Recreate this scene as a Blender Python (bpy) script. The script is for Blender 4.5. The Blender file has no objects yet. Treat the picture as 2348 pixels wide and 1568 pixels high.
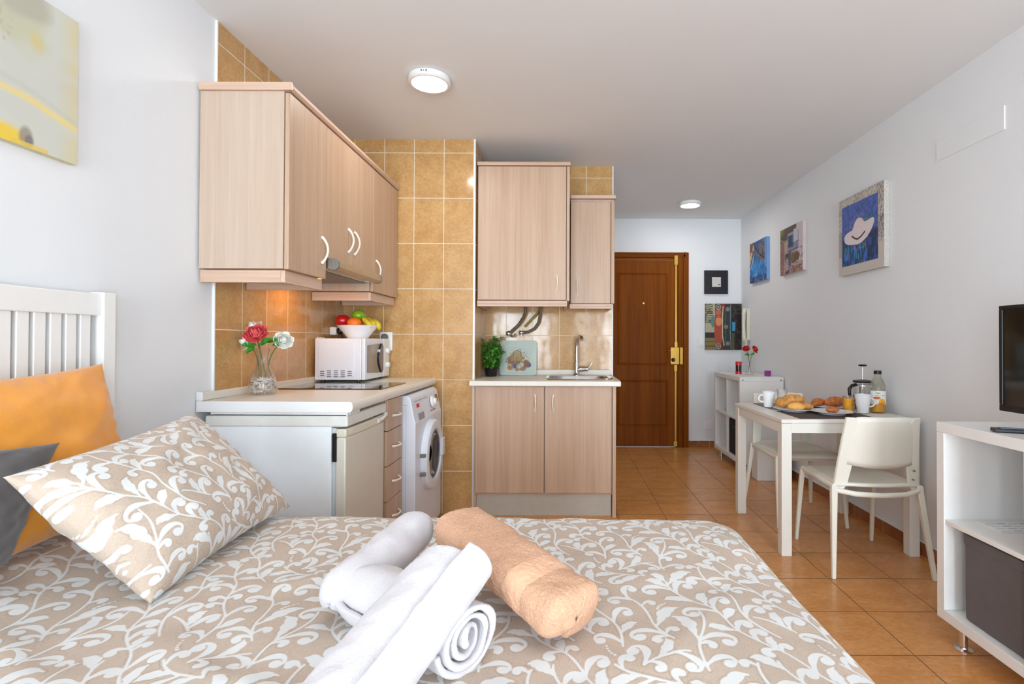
import bpy, bmesh, math, random
import numpy as np
from mathutils import Vector, Matrix, noise

# ------------------------------------------------------------------ camera, light, exposure
SC = bpy.context.scene
COL = SC.collection
F_PX = 1190.0
H_CAM = 1.15
cd = bpy.data.cameras.new('camera')
cam = bpy.data.objects.new('camera', cd); COL.objects.link(cam)
cd.sensor_width = 36.0
cd.lens = 36.0 * F_PX / 2348.0
cd.shift_x = -116.0 / 2348.0
cd.shift_y = -13.5 / 2348.0
cd.clip_start = 0.02
cam.location = (0, 0, H_CAM)
cam.rotation_euler = (Matrix.Rotation(math.radians(90.6), 4, 'X') @ Matrix.Rotation(math.radians(0.2), 4, 'Z')).to_euler()
SC.camera = cam
SC.view_settings.view_transform = 'Standard'
SC.view_settings.look = 'None'
SC.view_settings.gamma = 1
SC.view_settings.use_curve_mapping = False
SC.view_settings.exposure = 0.27

w = bpy.data.worlds.new('world'); SC.world = w; w.use_nodes = True
w.node_tree.nodes['Background'].inputs[0].default_value = (0.80, 0.90, 1.0, 1)
w.node_tree.nodes['Background'].inputs[1].default_value = 3.0

def area_light(name, loc, rot, sx, sy, power, col):
    l = bpy.data.lights.new(name, 'AREA'); l.shape = 'RECTANGLE'; l.size = sx; l.size_y = sy
    l.energy = power; l.color = col
    o = bpy.data.objects.new(name, l); COL.objects.link(o)
    o.location = loc; o.rotation_euler = rot
    return o
# daylight falling through the balcony windows behind the camera
area_light('daylight_window', (0.2, -2.9, 1.05), (math.radians(99), 0, 0), 5.2, 2.4, 560.0, (0.77, 0.89, 1.0))

# ------------------------------------------------------------------ helpers
def lin(c):
    return tuple(((x / 255.0) / 12.92 if x / 255.0 <= 0.04045 else ((x / 255.0 + 0.055) / 1.055) ** 2.4) for x in c[:3])
def rgba(c): return lin(c) + (1.0,)

class MB:
    def __init__(s): s.v = []; s.f = []; s.mi = []; s.cur = 0
    def q(s, *idx): s.f.append(tuple(idx)); s.mi.append(s.cur)
    def box(s, x0, x1, y0, y1, z0, z1):
        b = len(s.v)
        s.v += [(x, y, z) for z in (z0, z1) for y in (y0, y1) for x in (x0, x1)]
        for f in ((0, 2, 3, 1), (4, 5, 7, 6), (0, 1, 5, 4), (2, 6, 7, 3), (0, 4, 6, 2), (1, 3, 7, 5)):
            s.q(*[b + i for i in f])
        return s
    def ring_loft(s, rings, cap=True, close=True):
        b = len(s.v); n = len(rings[0])
        for r in rings: s.v += [tuple(p) for p in r]
        for k in range(len(rings) - 1):
            for i in range(n if close else n - 1):
                j = (i + 1) % n
                s.q(b + k * n + i, b + k * n + j, b + (k + 1) * n + j, b + (k + 1) * n + i)
        if cap:
            s.q(*[b + i for i in range(n)][::-1]); s.q(*[b + (len(rings) - 1) * n + i for i in range(n)])
        return s
    def tube(s, pts, r, n=12, cap=True, flat=1.0, up=None):
        pts = [Vector(p) for p in pts]
        rs = r if isinstance(r, (list, tuple)) else [r] * len(pts)
        rings = []; ref = Vector(up) if up else None
        for i, p in enumerate(pts):
            d = (pts[min(i + 1, len(pts) - 1)] - pts[max(i - 1, 0)]).normalized()
            if ref is None: ref = Vector((0, 0, 1)) if abs(d.z) < .9 else Vector((1, 0, 0))
            a = d.cross(ref)
            if a.length < 1e-5: a = d.cross(Vector((0.3, 1, 0.2)))
            a.normalize(); b = a.cross(d).normalized(); 
            if up is None: ref = b
            rings.append([p + a * math.cos(t) * rs[i] + b * math.sin(t) * rs[i] * flat for t in [2 * math.pi * k / n for k in range(n)]])
        return s.ring_loft(rings, cap)
    def cyl(s, p0, p1, r0, r1=None, n=24):
        return s.tube([p0, p1], [r0, r0 if r1 is None else r1], n)
    def lathe(s, prof, c, n=32, cap=True):
        rings = [[(c[0] + r * math.cos(t), c[1] + r * math.sin(t), c[2] + z) for t in [2 * math.pi * k / n for k in range(n)]] for r, z in prof]
        return s.ring_loft(rings, cap)
    def prism(s, poly, axis, a0, a1):
        def P(p, a):
            return {'x': (a, p[0], p[1]), 'y': (p[0], a, p[1]), 'z': (p[0], p[1], a)}[axis]
        return s.ring_loft([[P(p, a0) for p in poly], [P(p, a1) for p in poly]])
    def grid(s, fn, nu, nv, close_u=False):
        b = len(s.v)
        for j in range(nv + 1):
            for i in range(nu + (0 if close_u else 1)):
                s.v.append(tuple(fn(i / nu, j / nv)))
        m = nu if close_u else nu + 1
        for j in range(nv):
            for i in range(nu):
                i2 = (i + 1) % m if close_u else i + 1
                s.q(b + j * m + i, b + j * m + i2, b + (j + 1) * m + i2, b + (j + 1) * m + i)
        return s
    def sphere(s, c, r, sc=(1, 1, 1), n=20, m=12, fn=None):
        def f(u, v):
            th = 2 * math.pi * u; ph = math.pi * (v * .998 + .001)
            d = Vector((math.sin(ph) * math.cos(th) * sc[0], math.sin(ph) * math.sin(th) * sc[1], -math.cos(ph) * sc[2]))
            k = fn(d) if fn else 1.0
            return (c[0] + d.x * r * k, c[1] + d.y * r * k, c[2] + d.z * r * k)
        return s.grid(f, n, m, True)
    def xf(s, M, start=0):
        for i in range(start, len(s.v)): s.v[i] = tuple(M @ Vector(s.v[i]))
        return s

def origin_of(o):
    v = Vector((0, 0, 0))
    while o: v += o.location; o = o.parent
    return v

def obj(name, mb, mat, parent=None, bevel=0.0, smooth=False, solid=0.0, sub=0, recalc=True, segs=2):
    off = origin_of(parent)
    me = bpy.data.meshes.new(name)
    if parent is None:   # give a top-level mesh its own origin at its base
        xs = [p[0] for p in mb.v]; ys = [p[1] for p in mb.v]; zs = [p[2] for p in mb.v]
        loc = Vector(((min(xs) + max(xs)) / 2, (min(ys) + max(ys)) / 2, min(zs)))
    else: loc = Vector((0, 0, 0))
    sh = off + loc
    me.from_pydata([(p[0] - sh.x, p[1] - sh.y, p[2] - sh.z) for p in mb.v], [], mb.f)
    mats = mat if isinstance(mat, (list, tuple)) else [mat]
    for m in mats: me.materials.append(m)
    if len(mats) > 1: me.polygons.foreach_set('material_index', mb.mi)
    if recalc:
        bm = bmesh.new(); bm.from_mesh(me); bmesh.ops.recalc_face_normals(bm, faces=bm.faces); bm.to_mesh(me); bm.free()
    if smooth:
        me.polygons.foreach_set('use_smooth', [True] * len(me.polygons))
        try: me.set_sharp_from_angle(angle=math.radians(40 if smooth is True else smooth))
        except Exception: pass
    me.update()
    o = bpy.data.objects.new(name, me); COL.objects.link(o)
    o.parent = parent; o.location = loc
    if solid: 
        m = o.modifiers.new('thickness', 'SOLIDIFY'); m.thickness = solid; m.offset = 0
    if bevel:
        m = o.modifiers.new('bevel', 'BEVEL'); m.width = bevel; m.segments = segs; m.limit_method = 'ANGLE'; m.angle_limit = math.radians(40); m.harden_normals = False
    if sub:
        m = o.modifiers.new('subsurf', 'SUBSURF'); m.levels = sub; m.render_levels = sub
    return o

def tag(o, label=None, cat=None, group=None, kind=None):
    if label: o['label'] = label
    if cat: o['category'] = cat
    if group: o['group'] = group
    if kind: o['kind'] = kind
    return o
def thing(name, label, cat, loc=(0, 0, 0), group=None):
    o = bpy.data.objects.new(name, None); COL.objects.link(o); o.location = loc; o.empty_display_size = .05
    return tag(o, label, cat, group)
def one(name, mb, mat, label, cat, group=None, **k):
    return tag(obj(name, mb, mat, None, **k), label, cat, group)
def struct(name, mb, mat, parent=None, **k):
    o = obj(name, mb, mat, parent, **k)
    if parent is None: o['kind'] = 'structure'
    return o
def copy_thing(root, loc, rotz, label, group=None):
    r = root.copy(); COL.objects.link(r); r.location = loc; r.rotation_euler = (0, 0, rotz); r['label'] = label
    if group: r['group'] = group
    for ch in list(root.children):
        c = ch.copy(); COL.objects.link(c); c.parent = r
        for g in list(ch.children):
            d = g.copy(); COL.objects.link(d); d.parent = c
    return r

# ------------------------------------------------------------------ materials
MATS = {}
def new_mat(name):
    m = bpy.data.materials.new(name); m.use_nodes = True
    nt = m.node_tree; b = nt.nodes['Principled BSDF']
    MATS[name] = m
    return m, nt, b
def N(nt, t, **k):
    n = nt.nodes.new(t)
    for a, v in k.items():
        if a.startswith('i_'): 
            key = a[2:]
            n.inputs[int(key) if key.isdigit() else key.replace('_', ' ')].default_value = v
        else: setattr(n, a, v)
    return n
def plain(name, c, rough=.5, metal=0.0, noise_amt=.04, noise_scale=18, bump=0.0, bump_scale=200, spec=None, trans=0, sheen=0, coat=0, alpha=1, emit=None, estr=0, sss=0):
    """base colour with a little procedural variation and optional bump"""
    m, nt, b = new_mat(name)
    tc = N(nt, 'ShaderNodeTexCoord')
    nz = N(nt, 'ShaderNodeTexNoise', i_Scale=noise_scale, i_Detail=3.0)
    nt.links.new(tc.outputs['Object'], nz.inputs['Vector'])
    rp = N(nt, 'ShaderNodeValToRGB')
    L = lin(c)
    rp.color_ramp.elements[0].color = tuple(max(0, x * (1 - noise_amt)) for x in L) + (1,)
    rp.color_ramp.elements[1].color = tuple(min(1, x * (1 + noise_amt)) for x in L) + (1,)
    rp.color_ramp.elements[0].position = .3; rp.color_ramp.elements[1].position = .7
    nt.links.new(nz.outputs[0], rp.inputs[0]); nt.links.new(rp.outputs[0], b.inputs['Base Color'])
    b.inputs['Roughness'].default_value = rough; b.inputs['Metallic'].default_value = metal
    if spec is not None: b.inputs['Specular IOR Level'].default_value = spec
    if trans: b.inputs['Transmission Weight'].default_value = trans
    if sheen: b.inputs['Sheen Weight'].default_value = sheen
    if coat: b.inputs['Coat Weight'].default_value = coat; b.inputs['Coat Roughness'].default_value = .08
    if sss: b.inputs['Subsurface Weight'].default_value = sss; b.inputs['Subsurface Radius'].default_value = (.02, .01, .005)
    if emit: b.inputs['Emission Color'].default_value = rgba(emit); b.inputs['Emission Strength'].default_value = estr
    if bump:
        n2 = N(nt, 'ShaderNodeTexNoise', i_Scale=bump_scale, i_Detail=4.0)
        nt.links.new(tc.outputs['Object'], n2.inputs['Vector'])
        bp = N(nt, 'ShaderNodeBump', i_Strength=min(1, bump), i_Distance=.002 if bump < 2 else .006)
        nt.links.new(n2.outputs[0], bp.inputs['Height']); nt.links.new(bp.outputs[0], b.inputs['Normal'])
    return m
def glass(name, tint=(255, 255, 255), mix=.55, rough=0.0):
    m, nt, b = new_mat(name)
    b.inputs['Base Color'].default_value = rgba(tint); b.inputs['Transmission Weight'].default_value = 1; b.inputs['Roughness'].default_value = rough
    b.inputs['IOR'].default_value = 1.45
    tr = N(nt, 'ShaderNodeBsdfTransparent'); tr.inputs[0].default_value = rgba(tint)
    mx = N(nt, 'ShaderNodeMixShader'); mx.inputs[0].default_value = mix
    nt.links.new(b.outputs[0], mx.inputs[1]); nt.links.new(tr.outputs[0], mx.inputs[2])
    nt.links.new(mx.outputs[0], nt.nodes['Material Output'].inputs[0])
    return m
def wood(name, c_light, c_dark, grain='Z', rough=.42, scale=1.0, contrast=1.0, bump=.12, spec=None):
    m, nt, b = new_mat(name)
    tc = N(nt, 'ShaderNodeTexCoord')
    mp = N(nt, 'ShaderNodeMapping')
    s = {'Z': (55, 55, 1.6), 'X': (1.6, 55, 55), 'Y': (55, 1.6, 55)}[grain]
    mp.inputs['Scale'].default_value = tuple(x * scale for x in s)
    nt.links.new(tc.outputs['Object'], mp.inputs['Vector'])
    n1 = N(nt, 'ShaderNodeTexNoise', i_Scale=1.0, i_Detail=5.0, i_Roughness=.65, i_Distortion=.6)
    nt.links.new(mp.outputs[0], n1.inputs['Vector'])
    mp2 = N(nt, 'ShaderNodeMapping'); mp2.inputs['Scale'].default_value = tuple(x * .12 * scale for x in s)
    nt.links.new(tc.outputs['Object'], mp2.inputs['Vector'])
    n2 = N(nt, 'ShaderNodeTexNoise', i_Scale=1.0, i_Detail=2.0, i_Distortion=1.2)
    nt.links.new(mp2.outputs[0], n2.inputs['Vector'])
    ad = N(nt, 'ShaderNodeMath', operation='MULTIPLY_ADD'); ad.inputs[1].default_value = .55
    ml = N(nt, 'ShaderNodeMath', operation='MULTIPLY'); ml.inputs[1].default_value = .45
    nt.links.new(n2.outputs[0], ml.inputs[0]); nt.links.new(n1.outputs[0], ad.inputs[0]); nt.links.new(ml.outputs[0], ad.inputs[2])
    rp = N(nt, 'ShaderNodeValToRGB')
    rp.color_ramp.elements[0].position = .5 - .14 / contrast; rp.color_ramp.elements[1].position = .5 + .12 / contrast
    rp.color_ramp.elements[0].color = rgba(c_dark); rp.color_ramp.elements[1].color = rgba(c_light)
    nt.links.new(ad.outputs[0], rp.inputs[0]); nt.links.new(rp.outputs[0], b.inputs['Base Color'])
    b.inputs['Roughness'].default_value = rough
    bp = N(nt, 'ShaderNodeBump', i_Strength=bump, i_Distance=.001)
    nt.links.new(n1.outputs[0], bp.inputs['Height']); nt.links.new(bp.outputs[0], b.inputs['Normal'])
    if spec is not None: b.inputs['Specular IOR Level'].default_value = spec
    return m
def tiles(name, ax, off, size, mortar, c1, c2, cm, rough, bumpd=.0015, nscale=75.0, wob=.012, spots=1.0, stretch=(1, 1, 1)):
    """stack-bonded tiles laid in world metres; ax = the two world axes that span the surface"""
    m, nt, b = new_mat(name)
    ge = N(nt, 'ShaderNodeNewGeometry')
    sp = N(nt, 'ShaderNodeSeparateXYZ'); nt.links.new(ge.outputs['Position'], sp.inputs[0])
    cb = N(nt, 'ShaderNodeCombineXYZ')
    for k in (0, 1):
        sub = N(nt, 'ShaderNodeMath', operation='SUBTRACT'); sub.inputs[1].default_value = off[k]
        nt.links.new(sp.outputs['XYZ'.index(ax[k])], sub.inputs[0]); nt.links.new(sub.outputs[0], cb.inputs[k])
    bk = N(nt, 'ShaderNodeTexBrick', offset=0.0, squash=1.0)
    bk.inputs['Scale'].default_value = 1.0; bk.inputs['Brick Width'].default_value = size[0]; bk.inputs['Row Height'].default_value = size[1]
    bk.inputs['Mortar Size'].default_value = mortar; bk.inputs['Mortar Smooth'].default_value = .1
    bk.inputs['Color1'].default_value = (0.35, 0.35, 0.35, 1); bk.inputs['Color2'].default_value = (0.65, 0.65, 0.65, 1); bk.inputs['Bias'].default_value = 0
    nt.links.new(cb.outputs[0], bk.inputs['Vector'])
    mpn = N(nt, 'ShaderNodeMapping'); mpn.inputs['Scale'].default_value = stretch
    nt.links.new(ge.outputs['Position'], mpn.inputs['Vector'])
    nz = N(nt, 'ShaderNodeTexNoise', i_Scale=nscale, i_Detail=6.0, i_Roughness=.7, i_Distortion=.8)
    nt.links.new(mpn.outputs[0], nz.inputs['Vector'])
    n2 = N(nt, 'ShaderNodeTexNoise', i_Scale=nscale * .16, i_Detail=2.0)
    nt.links.new(mpn.outputs[0], n2.inputs['Vector'])
    a1 = N(nt, 'ShaderNodeMath', operation='MULTIPLY_ADD'); a1.inputs[1].default_value = .35
    nt.links.new(n2.outputs[0], a1.inputs[0]); 
    a0 = N(nt, 'ShaderNodeMath', operation='MULTIPLY'); a0.inputs[1].default_value = .65 * spots
    nt.links.new(nz.outputs[0], a0.inputs[0]); nt.links.new(a0.outputs[0], a1.inputs[2])
    a2 = N(nt, 'ShaderNodeMath', operation='MULTIPLY_ADD'); a2.inputs[1].default_value = .10
    nt.links.new(bk.outputs['Color'], a2.inputs[0]); nt.links.new(a1.outputs[0], a2.inputs[2])
    rp = N(nt, 'ShaderNodeValToRGB'); e = rp.color_ramp.elements
    mid = .5 * (.35 + .65 * spots) + .05
    e[0].position = mid - .09; e[0].color = rgba(c2); e[1].position = mid + .09; e[1].color = rgba(c1)
    nt.links.new(a2.outputs[0], rp.inputs[0])
    mx = N(nt, 'ShaderNodeMix', data_type='RGBA'); mx.inputs[7].default_value = rgba(cm)
    nt.links.new(bk.outputs['Fac'], mx.inputs[0]); nt.links.new(rp.outputs[0], mx.inputs[6]); nt.links.new(mx.outputs[2], b.inputs['Base Color'])
    rr = N(nt, 'ShaderNodeMapRange'); rr.inputs[3].default_value = rough; rr.inputs[4].default_value = .7
    nt.links.new(bk.outputs['Fac'], rr.inputs[0]); nt.links.new(rr.outputs[0], b.inputs['Roughness'])
    # grooves and the slight waviness of the glaze
    nw = N(nt, 'ShaderNodeTexNoise', i_Scale=9.0, i_Detail=1.0); nt.links.new(ge.outputs['Position'], nw.inputs['Vector'])
    h = N(nt, 'ShaderNodeMath', operation='MULTIPLY_ADD'); h.inputs[1].default_value = -1.0
    wv = N(nt, 'ShaderNodeMath', operation='MULTIPLY'); wv.inputs[1].default_value = wob * 100
    nt.links.new(nw.outputs[0], wv.inputs[0]); nt.links.new(bk.outputs['Fac'], h.inputs[0]); nt.links.new(wv.outputs[0], h.inputs[2])
    bp = N(nt, 'ShaderNodeBump', i_Strength=1.0, i_Distance=bumpd)
    nt.links.new(h.outputs[0], bp.inputs['Height']); nt.links.new(bp.outputs[0], b.inputs['Normal'])
    return m

M_wall = plain('white_paint', (236, 237, 238), .75, noise_amt=.01, noise_scale=2, bump=.25, bump_scale=60)
M_ceil = plain('ceiling_paint', (236, 236, 235), .8, noise_amt=.01, noise_scale=2, bump=.15, bump_scale=40)
TC1, TC2, TCM = (208, 166, 111), (188, 143, 89), (238, 228, 206)
M_tile_front = tiles('kitchen_tile_front', 'XZ', (-0.6, -0.022), (.2, .3045), .0022, TC1, TC2, TCM, .13)
M_tile_left = tiles('kitchen_tile_left', 'YZ', (2.18, -0.022), (.197, .3045), .0022, TC1, TC2, TCM, .13)
M_tile_rec = tiles('kitchen_tile_recess', 'XZ', (-0.64, -0.022), (.205, .3045), .0022, TC1, TC2, TCM, .12)
M_tile_recs = tiles('kitchen_tile_recess_side', 'YZ', (3.9, -0.022), (.2, .3045), .0022, TC1, TC2, TCM, .12)
M_floor = tiles('floor_tile', 'XY', (1.30 - .31 * 20, 2.851 - .31 * 30), (.31, .31), .0022, (224, 160, 98), (204, 138, 76), (120, 84, 54), .24, .0008, 34.0, .006, 1.0, (1, 2, 1))
M_skirt = tiles('skirting_tile', 'XY', (1.30 - .31 * 20, 2.851 - .31 * 30), (.31, .31), .0016, (176, 112, 66), (142, 86, 46), (220, 200, 170), .3, .0005, 22.0, .006)
M_oak = wood('limed_oak', (202, 180, 161), (187, 160, 138))
M_oak_door = wood('limed_oak_door', (202, 172, 146), (184, 150, 122))
M_oak_h = wood('limed_oak_trim', (219, 188, 165), (190, 155, 130), 'X', contrast=1.1)
M_oak_hy = wood('limed_oak_trim_long', (219, 188, 165), (190, 155, 130), 'Y', contrast=1.1)
M_counter = plain('cream_laminate', (233, 228, 216), .32, noise_amt=.03, noise_scale=120)
M_dark_gap = plain('dark_gap', (40, 30, 25), .9)
M_fridge = plain('fridge_white', (244, 248, 250), .4, noise_amt=.01)
M_fridge_d = plain('fridge_door_cream', (222, 216, 202), .3, noise_amt=.01)
M_appl = plain('appliance_white', (230, 235, 244), .35, noise_amt=.01)
M_white_pl = plain('white_plastic', (240, 240, 238), .4, noise_amt=.01)
M_grey_pl = plain('grey_plastic', (120, 118, 112), .4)
M_black_pl = plain('black_plastic', (22, 20, 20), .35)
M_black_gl = plain('black_glass', (14, 13, 13), .03, coat=.5)
M_dkglass = plain('dark_window_glass', (60, 52, 44), .08, coat=1)
M_chrome = plain('chrome', (225, 225, 228), .08, metal=1, noise_amt=0.01)
M_steel = plain('brushed_steel', (190, 188, 184), .25, metal=1, noise_amt=.05, noise_scale=60)
M_hood = plain('hood_champagne_metal', (188, 172, 145), .35, metal=.7)
M_brass = plain('gilded_brass', (206, 162, 74), .32, metal=.7)
M_handle = plain('cream_handle', (240, 232, 218), .35)
M_toe = plain('taupe_plinth', (190, 182, 168), .5)
M_door = wood('dark_door_wood', (140, 74, 6), (104, 50, 2), 'Z', .5, .6, .9, spec=.1)
M_doorh = wood('dark_door_wood_cross', (144, 78, 8), (108, 52, 3), 'X', .5, .6, .9, spec=.1)
M_furn = plain('white_foil', (240, 238, 234), .4, noise_amt=.01)
M_table = plain('white_table', (238, 234, 224), .35, noise_amt=.01)
M_chair = plain('white_chair_plastic', (238, 234, 220), .4, noise_amt=.01)
M_china = plain('white_china', (240, 240, 242), .15, noise_amt=.005, coat=.3)
M_glass = glass('clear_glass')
M_glass_y = glass('bottle_glass', (250, 250, 245), .5)
# ------------------------------------------------------------------ room shell
XL, XR, YB, ZC = -1.475, 1.96, 5.70, 2.505
YR = -1.40
struct('floor', MB().box(XL - .1, XR + .1, YR - .1, YB + .1, -.1, 0), M_floor)
struct('ceiling', MB().box(XL - .1, XR + .1, YR - .1, YB + .1, ZC, ZC + .1), M_ceil)
struct('wall_left', MB().box(XL - .1, XL, YR - .1, 3.475, 0, ZC), M_wall)
struct('wall_left_tiled', MB().box(XL - .002, XL + .007, 2.19, 3.475, 0, ZC), M_tile_left)
struct('trim_1', MB().box(XL - .002, XL + .009, 2.184, 2.19, 0, ZC), M_white_pl)
struct('wall_kitchen', MB().box(XL - .1, -.597, 3.475, 4.0, 0, ZC), M_tile_front)
struct('wall_alcove_side', MB().box(-.597, -.590, 3.482, 4.0, 0, ZC), M_tile_recs)
struct('trim_2', MB().box(-.600, -.588, 3.472, 3.484, 0, ZC), M_white_pl)
struct('wall_alcove', MB().box(XL - .1, .383, 4.0, 4.1, 0, ZC), M_tile_rec)
struct('trim_3', MB().box(.381, .389, 3.996, 4.1, 0, ZC), M_white_pl)
struct('wall_passage', MB().box(.283, .383, 4.1, YB, 0, ZC), M_wall)
struct('wall_back', MB().box(.283, XR + .1, YB, YB + .1, 0, ZC), M_wall)
struct('wall_right', MB().box(XR, XR + .1, YR - .1, YB + .1, 0, ZC), M_wall)
# wall behind the camera with two balcony window openings
mb = MB()
mb.box(XL, -1.25, YR - .1, YR, 0, ZC).box(1.6, XR, YR - .1, YR, 0, ZC).box(.1, .3, YR - .1, YR, 0, ZC).box(-1.25, .1, YR - .1, YR, 2.3, ZC).box(.3, 1.6, YR - .1, YR, 2.3, ZC)
mb.box(-.78, -.60, YR - .1, YR, 0, 2.3).box(-.30, .1, YR - .1, YR, 0, 2.3).box(.46, .78, YR - .1, YR, 0, 2.3)  # unseen curtain-wide blocks added to break up the window reflection in the tiles
struct('wall_rear', mb, M_wall)
for k, (a, b_) in enumerate(((-1.25, .1), (.3, 1.6))):
    mb = MB()
    for x in (a, b_ - .06): mb.box(x, x + .06, YR - .07, YR - .01, 0, 2.3)
    for z in (0, .78, 2.24): mb.box(a, b_, YR - .066, YR - .014, z, z + .06)
    struct('window_%d' % (k + 1), mb, M_white_pl)
struct('baseboard_right', MB().box(XR - .012, XR, 0.3, YB, 0, .07), M_skirt)
struct('baseboard_back', MB().box(1.381, XR - .012, YB - .012, YB, 0, .07), M_skirt)
# thin cement bead on top of the skirting, and painted-over service plates
struct('trim_4', MB().box(XR - .013, XR, 0.3, YB, .07, .073).box(1.381, XR - .012, YB - .013, YB, .07, .073), M_wall)
one('cover_plate', MB().box(XR - .006, XR, 2.29, 2.71, 2.097, 2.205), M_wall, 'painted rectangular cover plate high on the right wall', 'cover plate', bevel=.002)
one('cover_plate', MB().box(1.66, 1.76, YB - .004, YB, 2.11, 2.25), M_wall, 'small painted cover plate above the black frame on the back wall', 'cover plate', bevel=.002)

# ------------------------------------------------------------------ entrance door
D = thing('door_1', loc=(.84, YB, 0), label='dark brown panelled entrance door with gilded bolt', cat='door'); D['kind'] = 'structure'
mb = MB().box(.40, .45, YB - .03, YB, 0, 2.13)
for x0, x1, d in ((1.238, 1.262, .020), (1.262, 1.300, .036), (1.300, 1.318, .028), (1.318, 1.352, .040), (1.352, 1.379, .030)):
    mb.box(x0, x1, YB - d, YB, 0, 2.13 if x0 > 1.3 else 2.08)
mb.cur = 1
for z0, z1, d in ((2.052, 2.075, .022), (2.075, 2.11, .040), (2.11, 2.13, .030)):
    mb.box(.45, 1.262 + (z1 - 2.05) * 1.3, YB - d, YB, z0, z1)
obj('door_frame', mb, [M_door, M_doorh], D, bevel=.004)
leaf = MB().box(.45, 1.236, YB - .014, YB, .008, 2.048)
lf = obj('door_leaf', leaf, M_door, D)
for z0, z1, nm in ((.898, 1.91, 'panel'), (.235, .738, 'panel')):
    mb = MB()
    x0, x1 = .60, 1.153
    def rc(i, y): return [(x0 + i, YB - y, z0 + i), (x1 - i, YB - y, z0 + i), (x1 - i, YB - y, z1 - i), (x0 + i, YB - y, z1 - i)]
    mb.ring_loft([rc(0, .0141), rc(.002, .022), (rc(.010, .024)), rc(.014, .018), rc(.020, .020), rc(.026, .016), rc(.034, .0145)], cap=False)
    obj(nm, mb, M_door, lf)
obj('peephole', MB().cyl((.886, YB - .020, 1.573), (.886, YB - .012, 1.573), .010, n=16), M_brass, lf)
obj('keyhole', MB().cyl((.886, YB - .018, .81), (.886, YB - .012, .81), .010, n=16), M_door, lf)
mb = MB().box(1.228, 1.250, YB - .034, YB - .024, 1.14, 2.03).box(1.224, 1.246, YB - .034, YB - .024, .06, .86)
lb = obj('lock_bar', mb, M_brass, D, bevel=.004)
mb = MB().box(1.218, 1.258, YB - .043, YB - .02, 1.99, 2.095).box(1.220, 1.255, YB - .043, YB - .02, 1.09, 1.15).box(1.216, 1.252, YB - .043, YB - .02, .83, .90).box(1.212, 1.254, YB - .043, YB - .02, .012, .07)
obj('bar_bracket', mb, M_brass, D, bevel=.003)
lk = obj('lock_case', MB().box(1.176, 1.272, YB - .05, YB - .014, .905, 1.092), M_brass, D, bevel=.004)
obj('lock_keeper', MB().box(1.278, 1.312, YB - .05, YB - .014, .905, 1.092), M_brass, D, bevel=.004)
obj('lock_knob', MB().lathe([(.020, 0), (.022, .006), (.014, .02), (.010, .028)], (0, 0, 0), 16).xf(Matrix.Translation((1.205, YB - .05, .955)) @ Matrix.Rotation(math.radians(90), 4, 'X')), M_black_pl, lk)
obj('latch_button', MB().cyl((1.166, YB - .04, 1.055), (1.176, YB - .04, 1.055), .006, n=10), M_brass, lk)

# ------------------------------------------------------------------ ceiling lights
def ceiling_light(x, y, label, power, marks):
    t = thing('ceiling_light', label, 'light', (x, y, ZC - .034), 'round white ceiling lights')
    obj('housing', MB().lathe([(.100, .034), (.106, .030), (.106, .006), (.099, 0), (.090, 0), (.090, .003), (0.001, .003)], (x, y, ZC - .034), 48, cap=False), M_white_pl, t, smooth=True)
    dm = MATS.get('light_diffuser') or plain('light_diffuser', (255, 255, 255), .5, emit=(255, 252, 245), estr=6.0)
    obj('diffuser', MB().lathe([(.089, .002), (.0885, .0005), (.0005, .0)], (x, y, ZC - .034), 48, cap=False), dm, t, smooth=True)
    ld = bpy.data.lights.new('ceiling_lamp', 'AREA'); ld.shape = 'DISK'; ld.size = .17; ld.energy = power; ld.color = (1.0, .98, .95)
    lo_ = bpy.data.objects.new('ceiling_lamp', ld); COL.objects.link(lo_); lo_.location = (x, y, ZC - .036)
    if marks:
        mb = MB()
        for a in (-8.5, -6.3, -1, 4.5, 6.7):
            th = math.radians(-90 + a)
            mb.v, s0 = mb.v, len(mb.v)
            mb.box(-.0013, .0013, -.0005, .0006, -.005 if a != -1 else -.0035, .005 if a != -1 else .003)
            mb.xf(Matrix.Translation((x + .1062 * math.cos(th), y + .1062 * math.sin(th), ZC - .014)) @ Matrix.Rotation(th + math.pi / 2, 4, 'Z'), s0)
        obj('rating_mark', mb, M_black_pl, t)
ceiling_light(-.690, 2.66, 'round white flat ceiling light above the kitchen counter', 4, True)
ceiling_light(1.235, 5.03, 'round white flat ceiling light in front of the entrance door', 3.2, False)

# ------------------------------------------------------------------ handles
def arch_handle(name, parent, p0, p1, out, r=.005, bow=.028, mat=None, n=14):
    """curved bow handle from p0 to p1 standing off along out, with wider flat feet"""
    p0, p1, out = Vector(p0), Vector(p1), Vector(out)
    pts, rs = [], []
    for i in range(n + 1):
        t = i / n
        pts.append(p0.lerp(p1, t) + out * (bow * math.sin(math.pi * t) ** .75)); rs.append(r * (1.0 + .5 * (abs(2 * t - 1) ** 4)))
    mb = MB().tube(pts, rs, 10)
    return obj(name, mb, mat or M_handle, parent, smooth=60)

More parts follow.
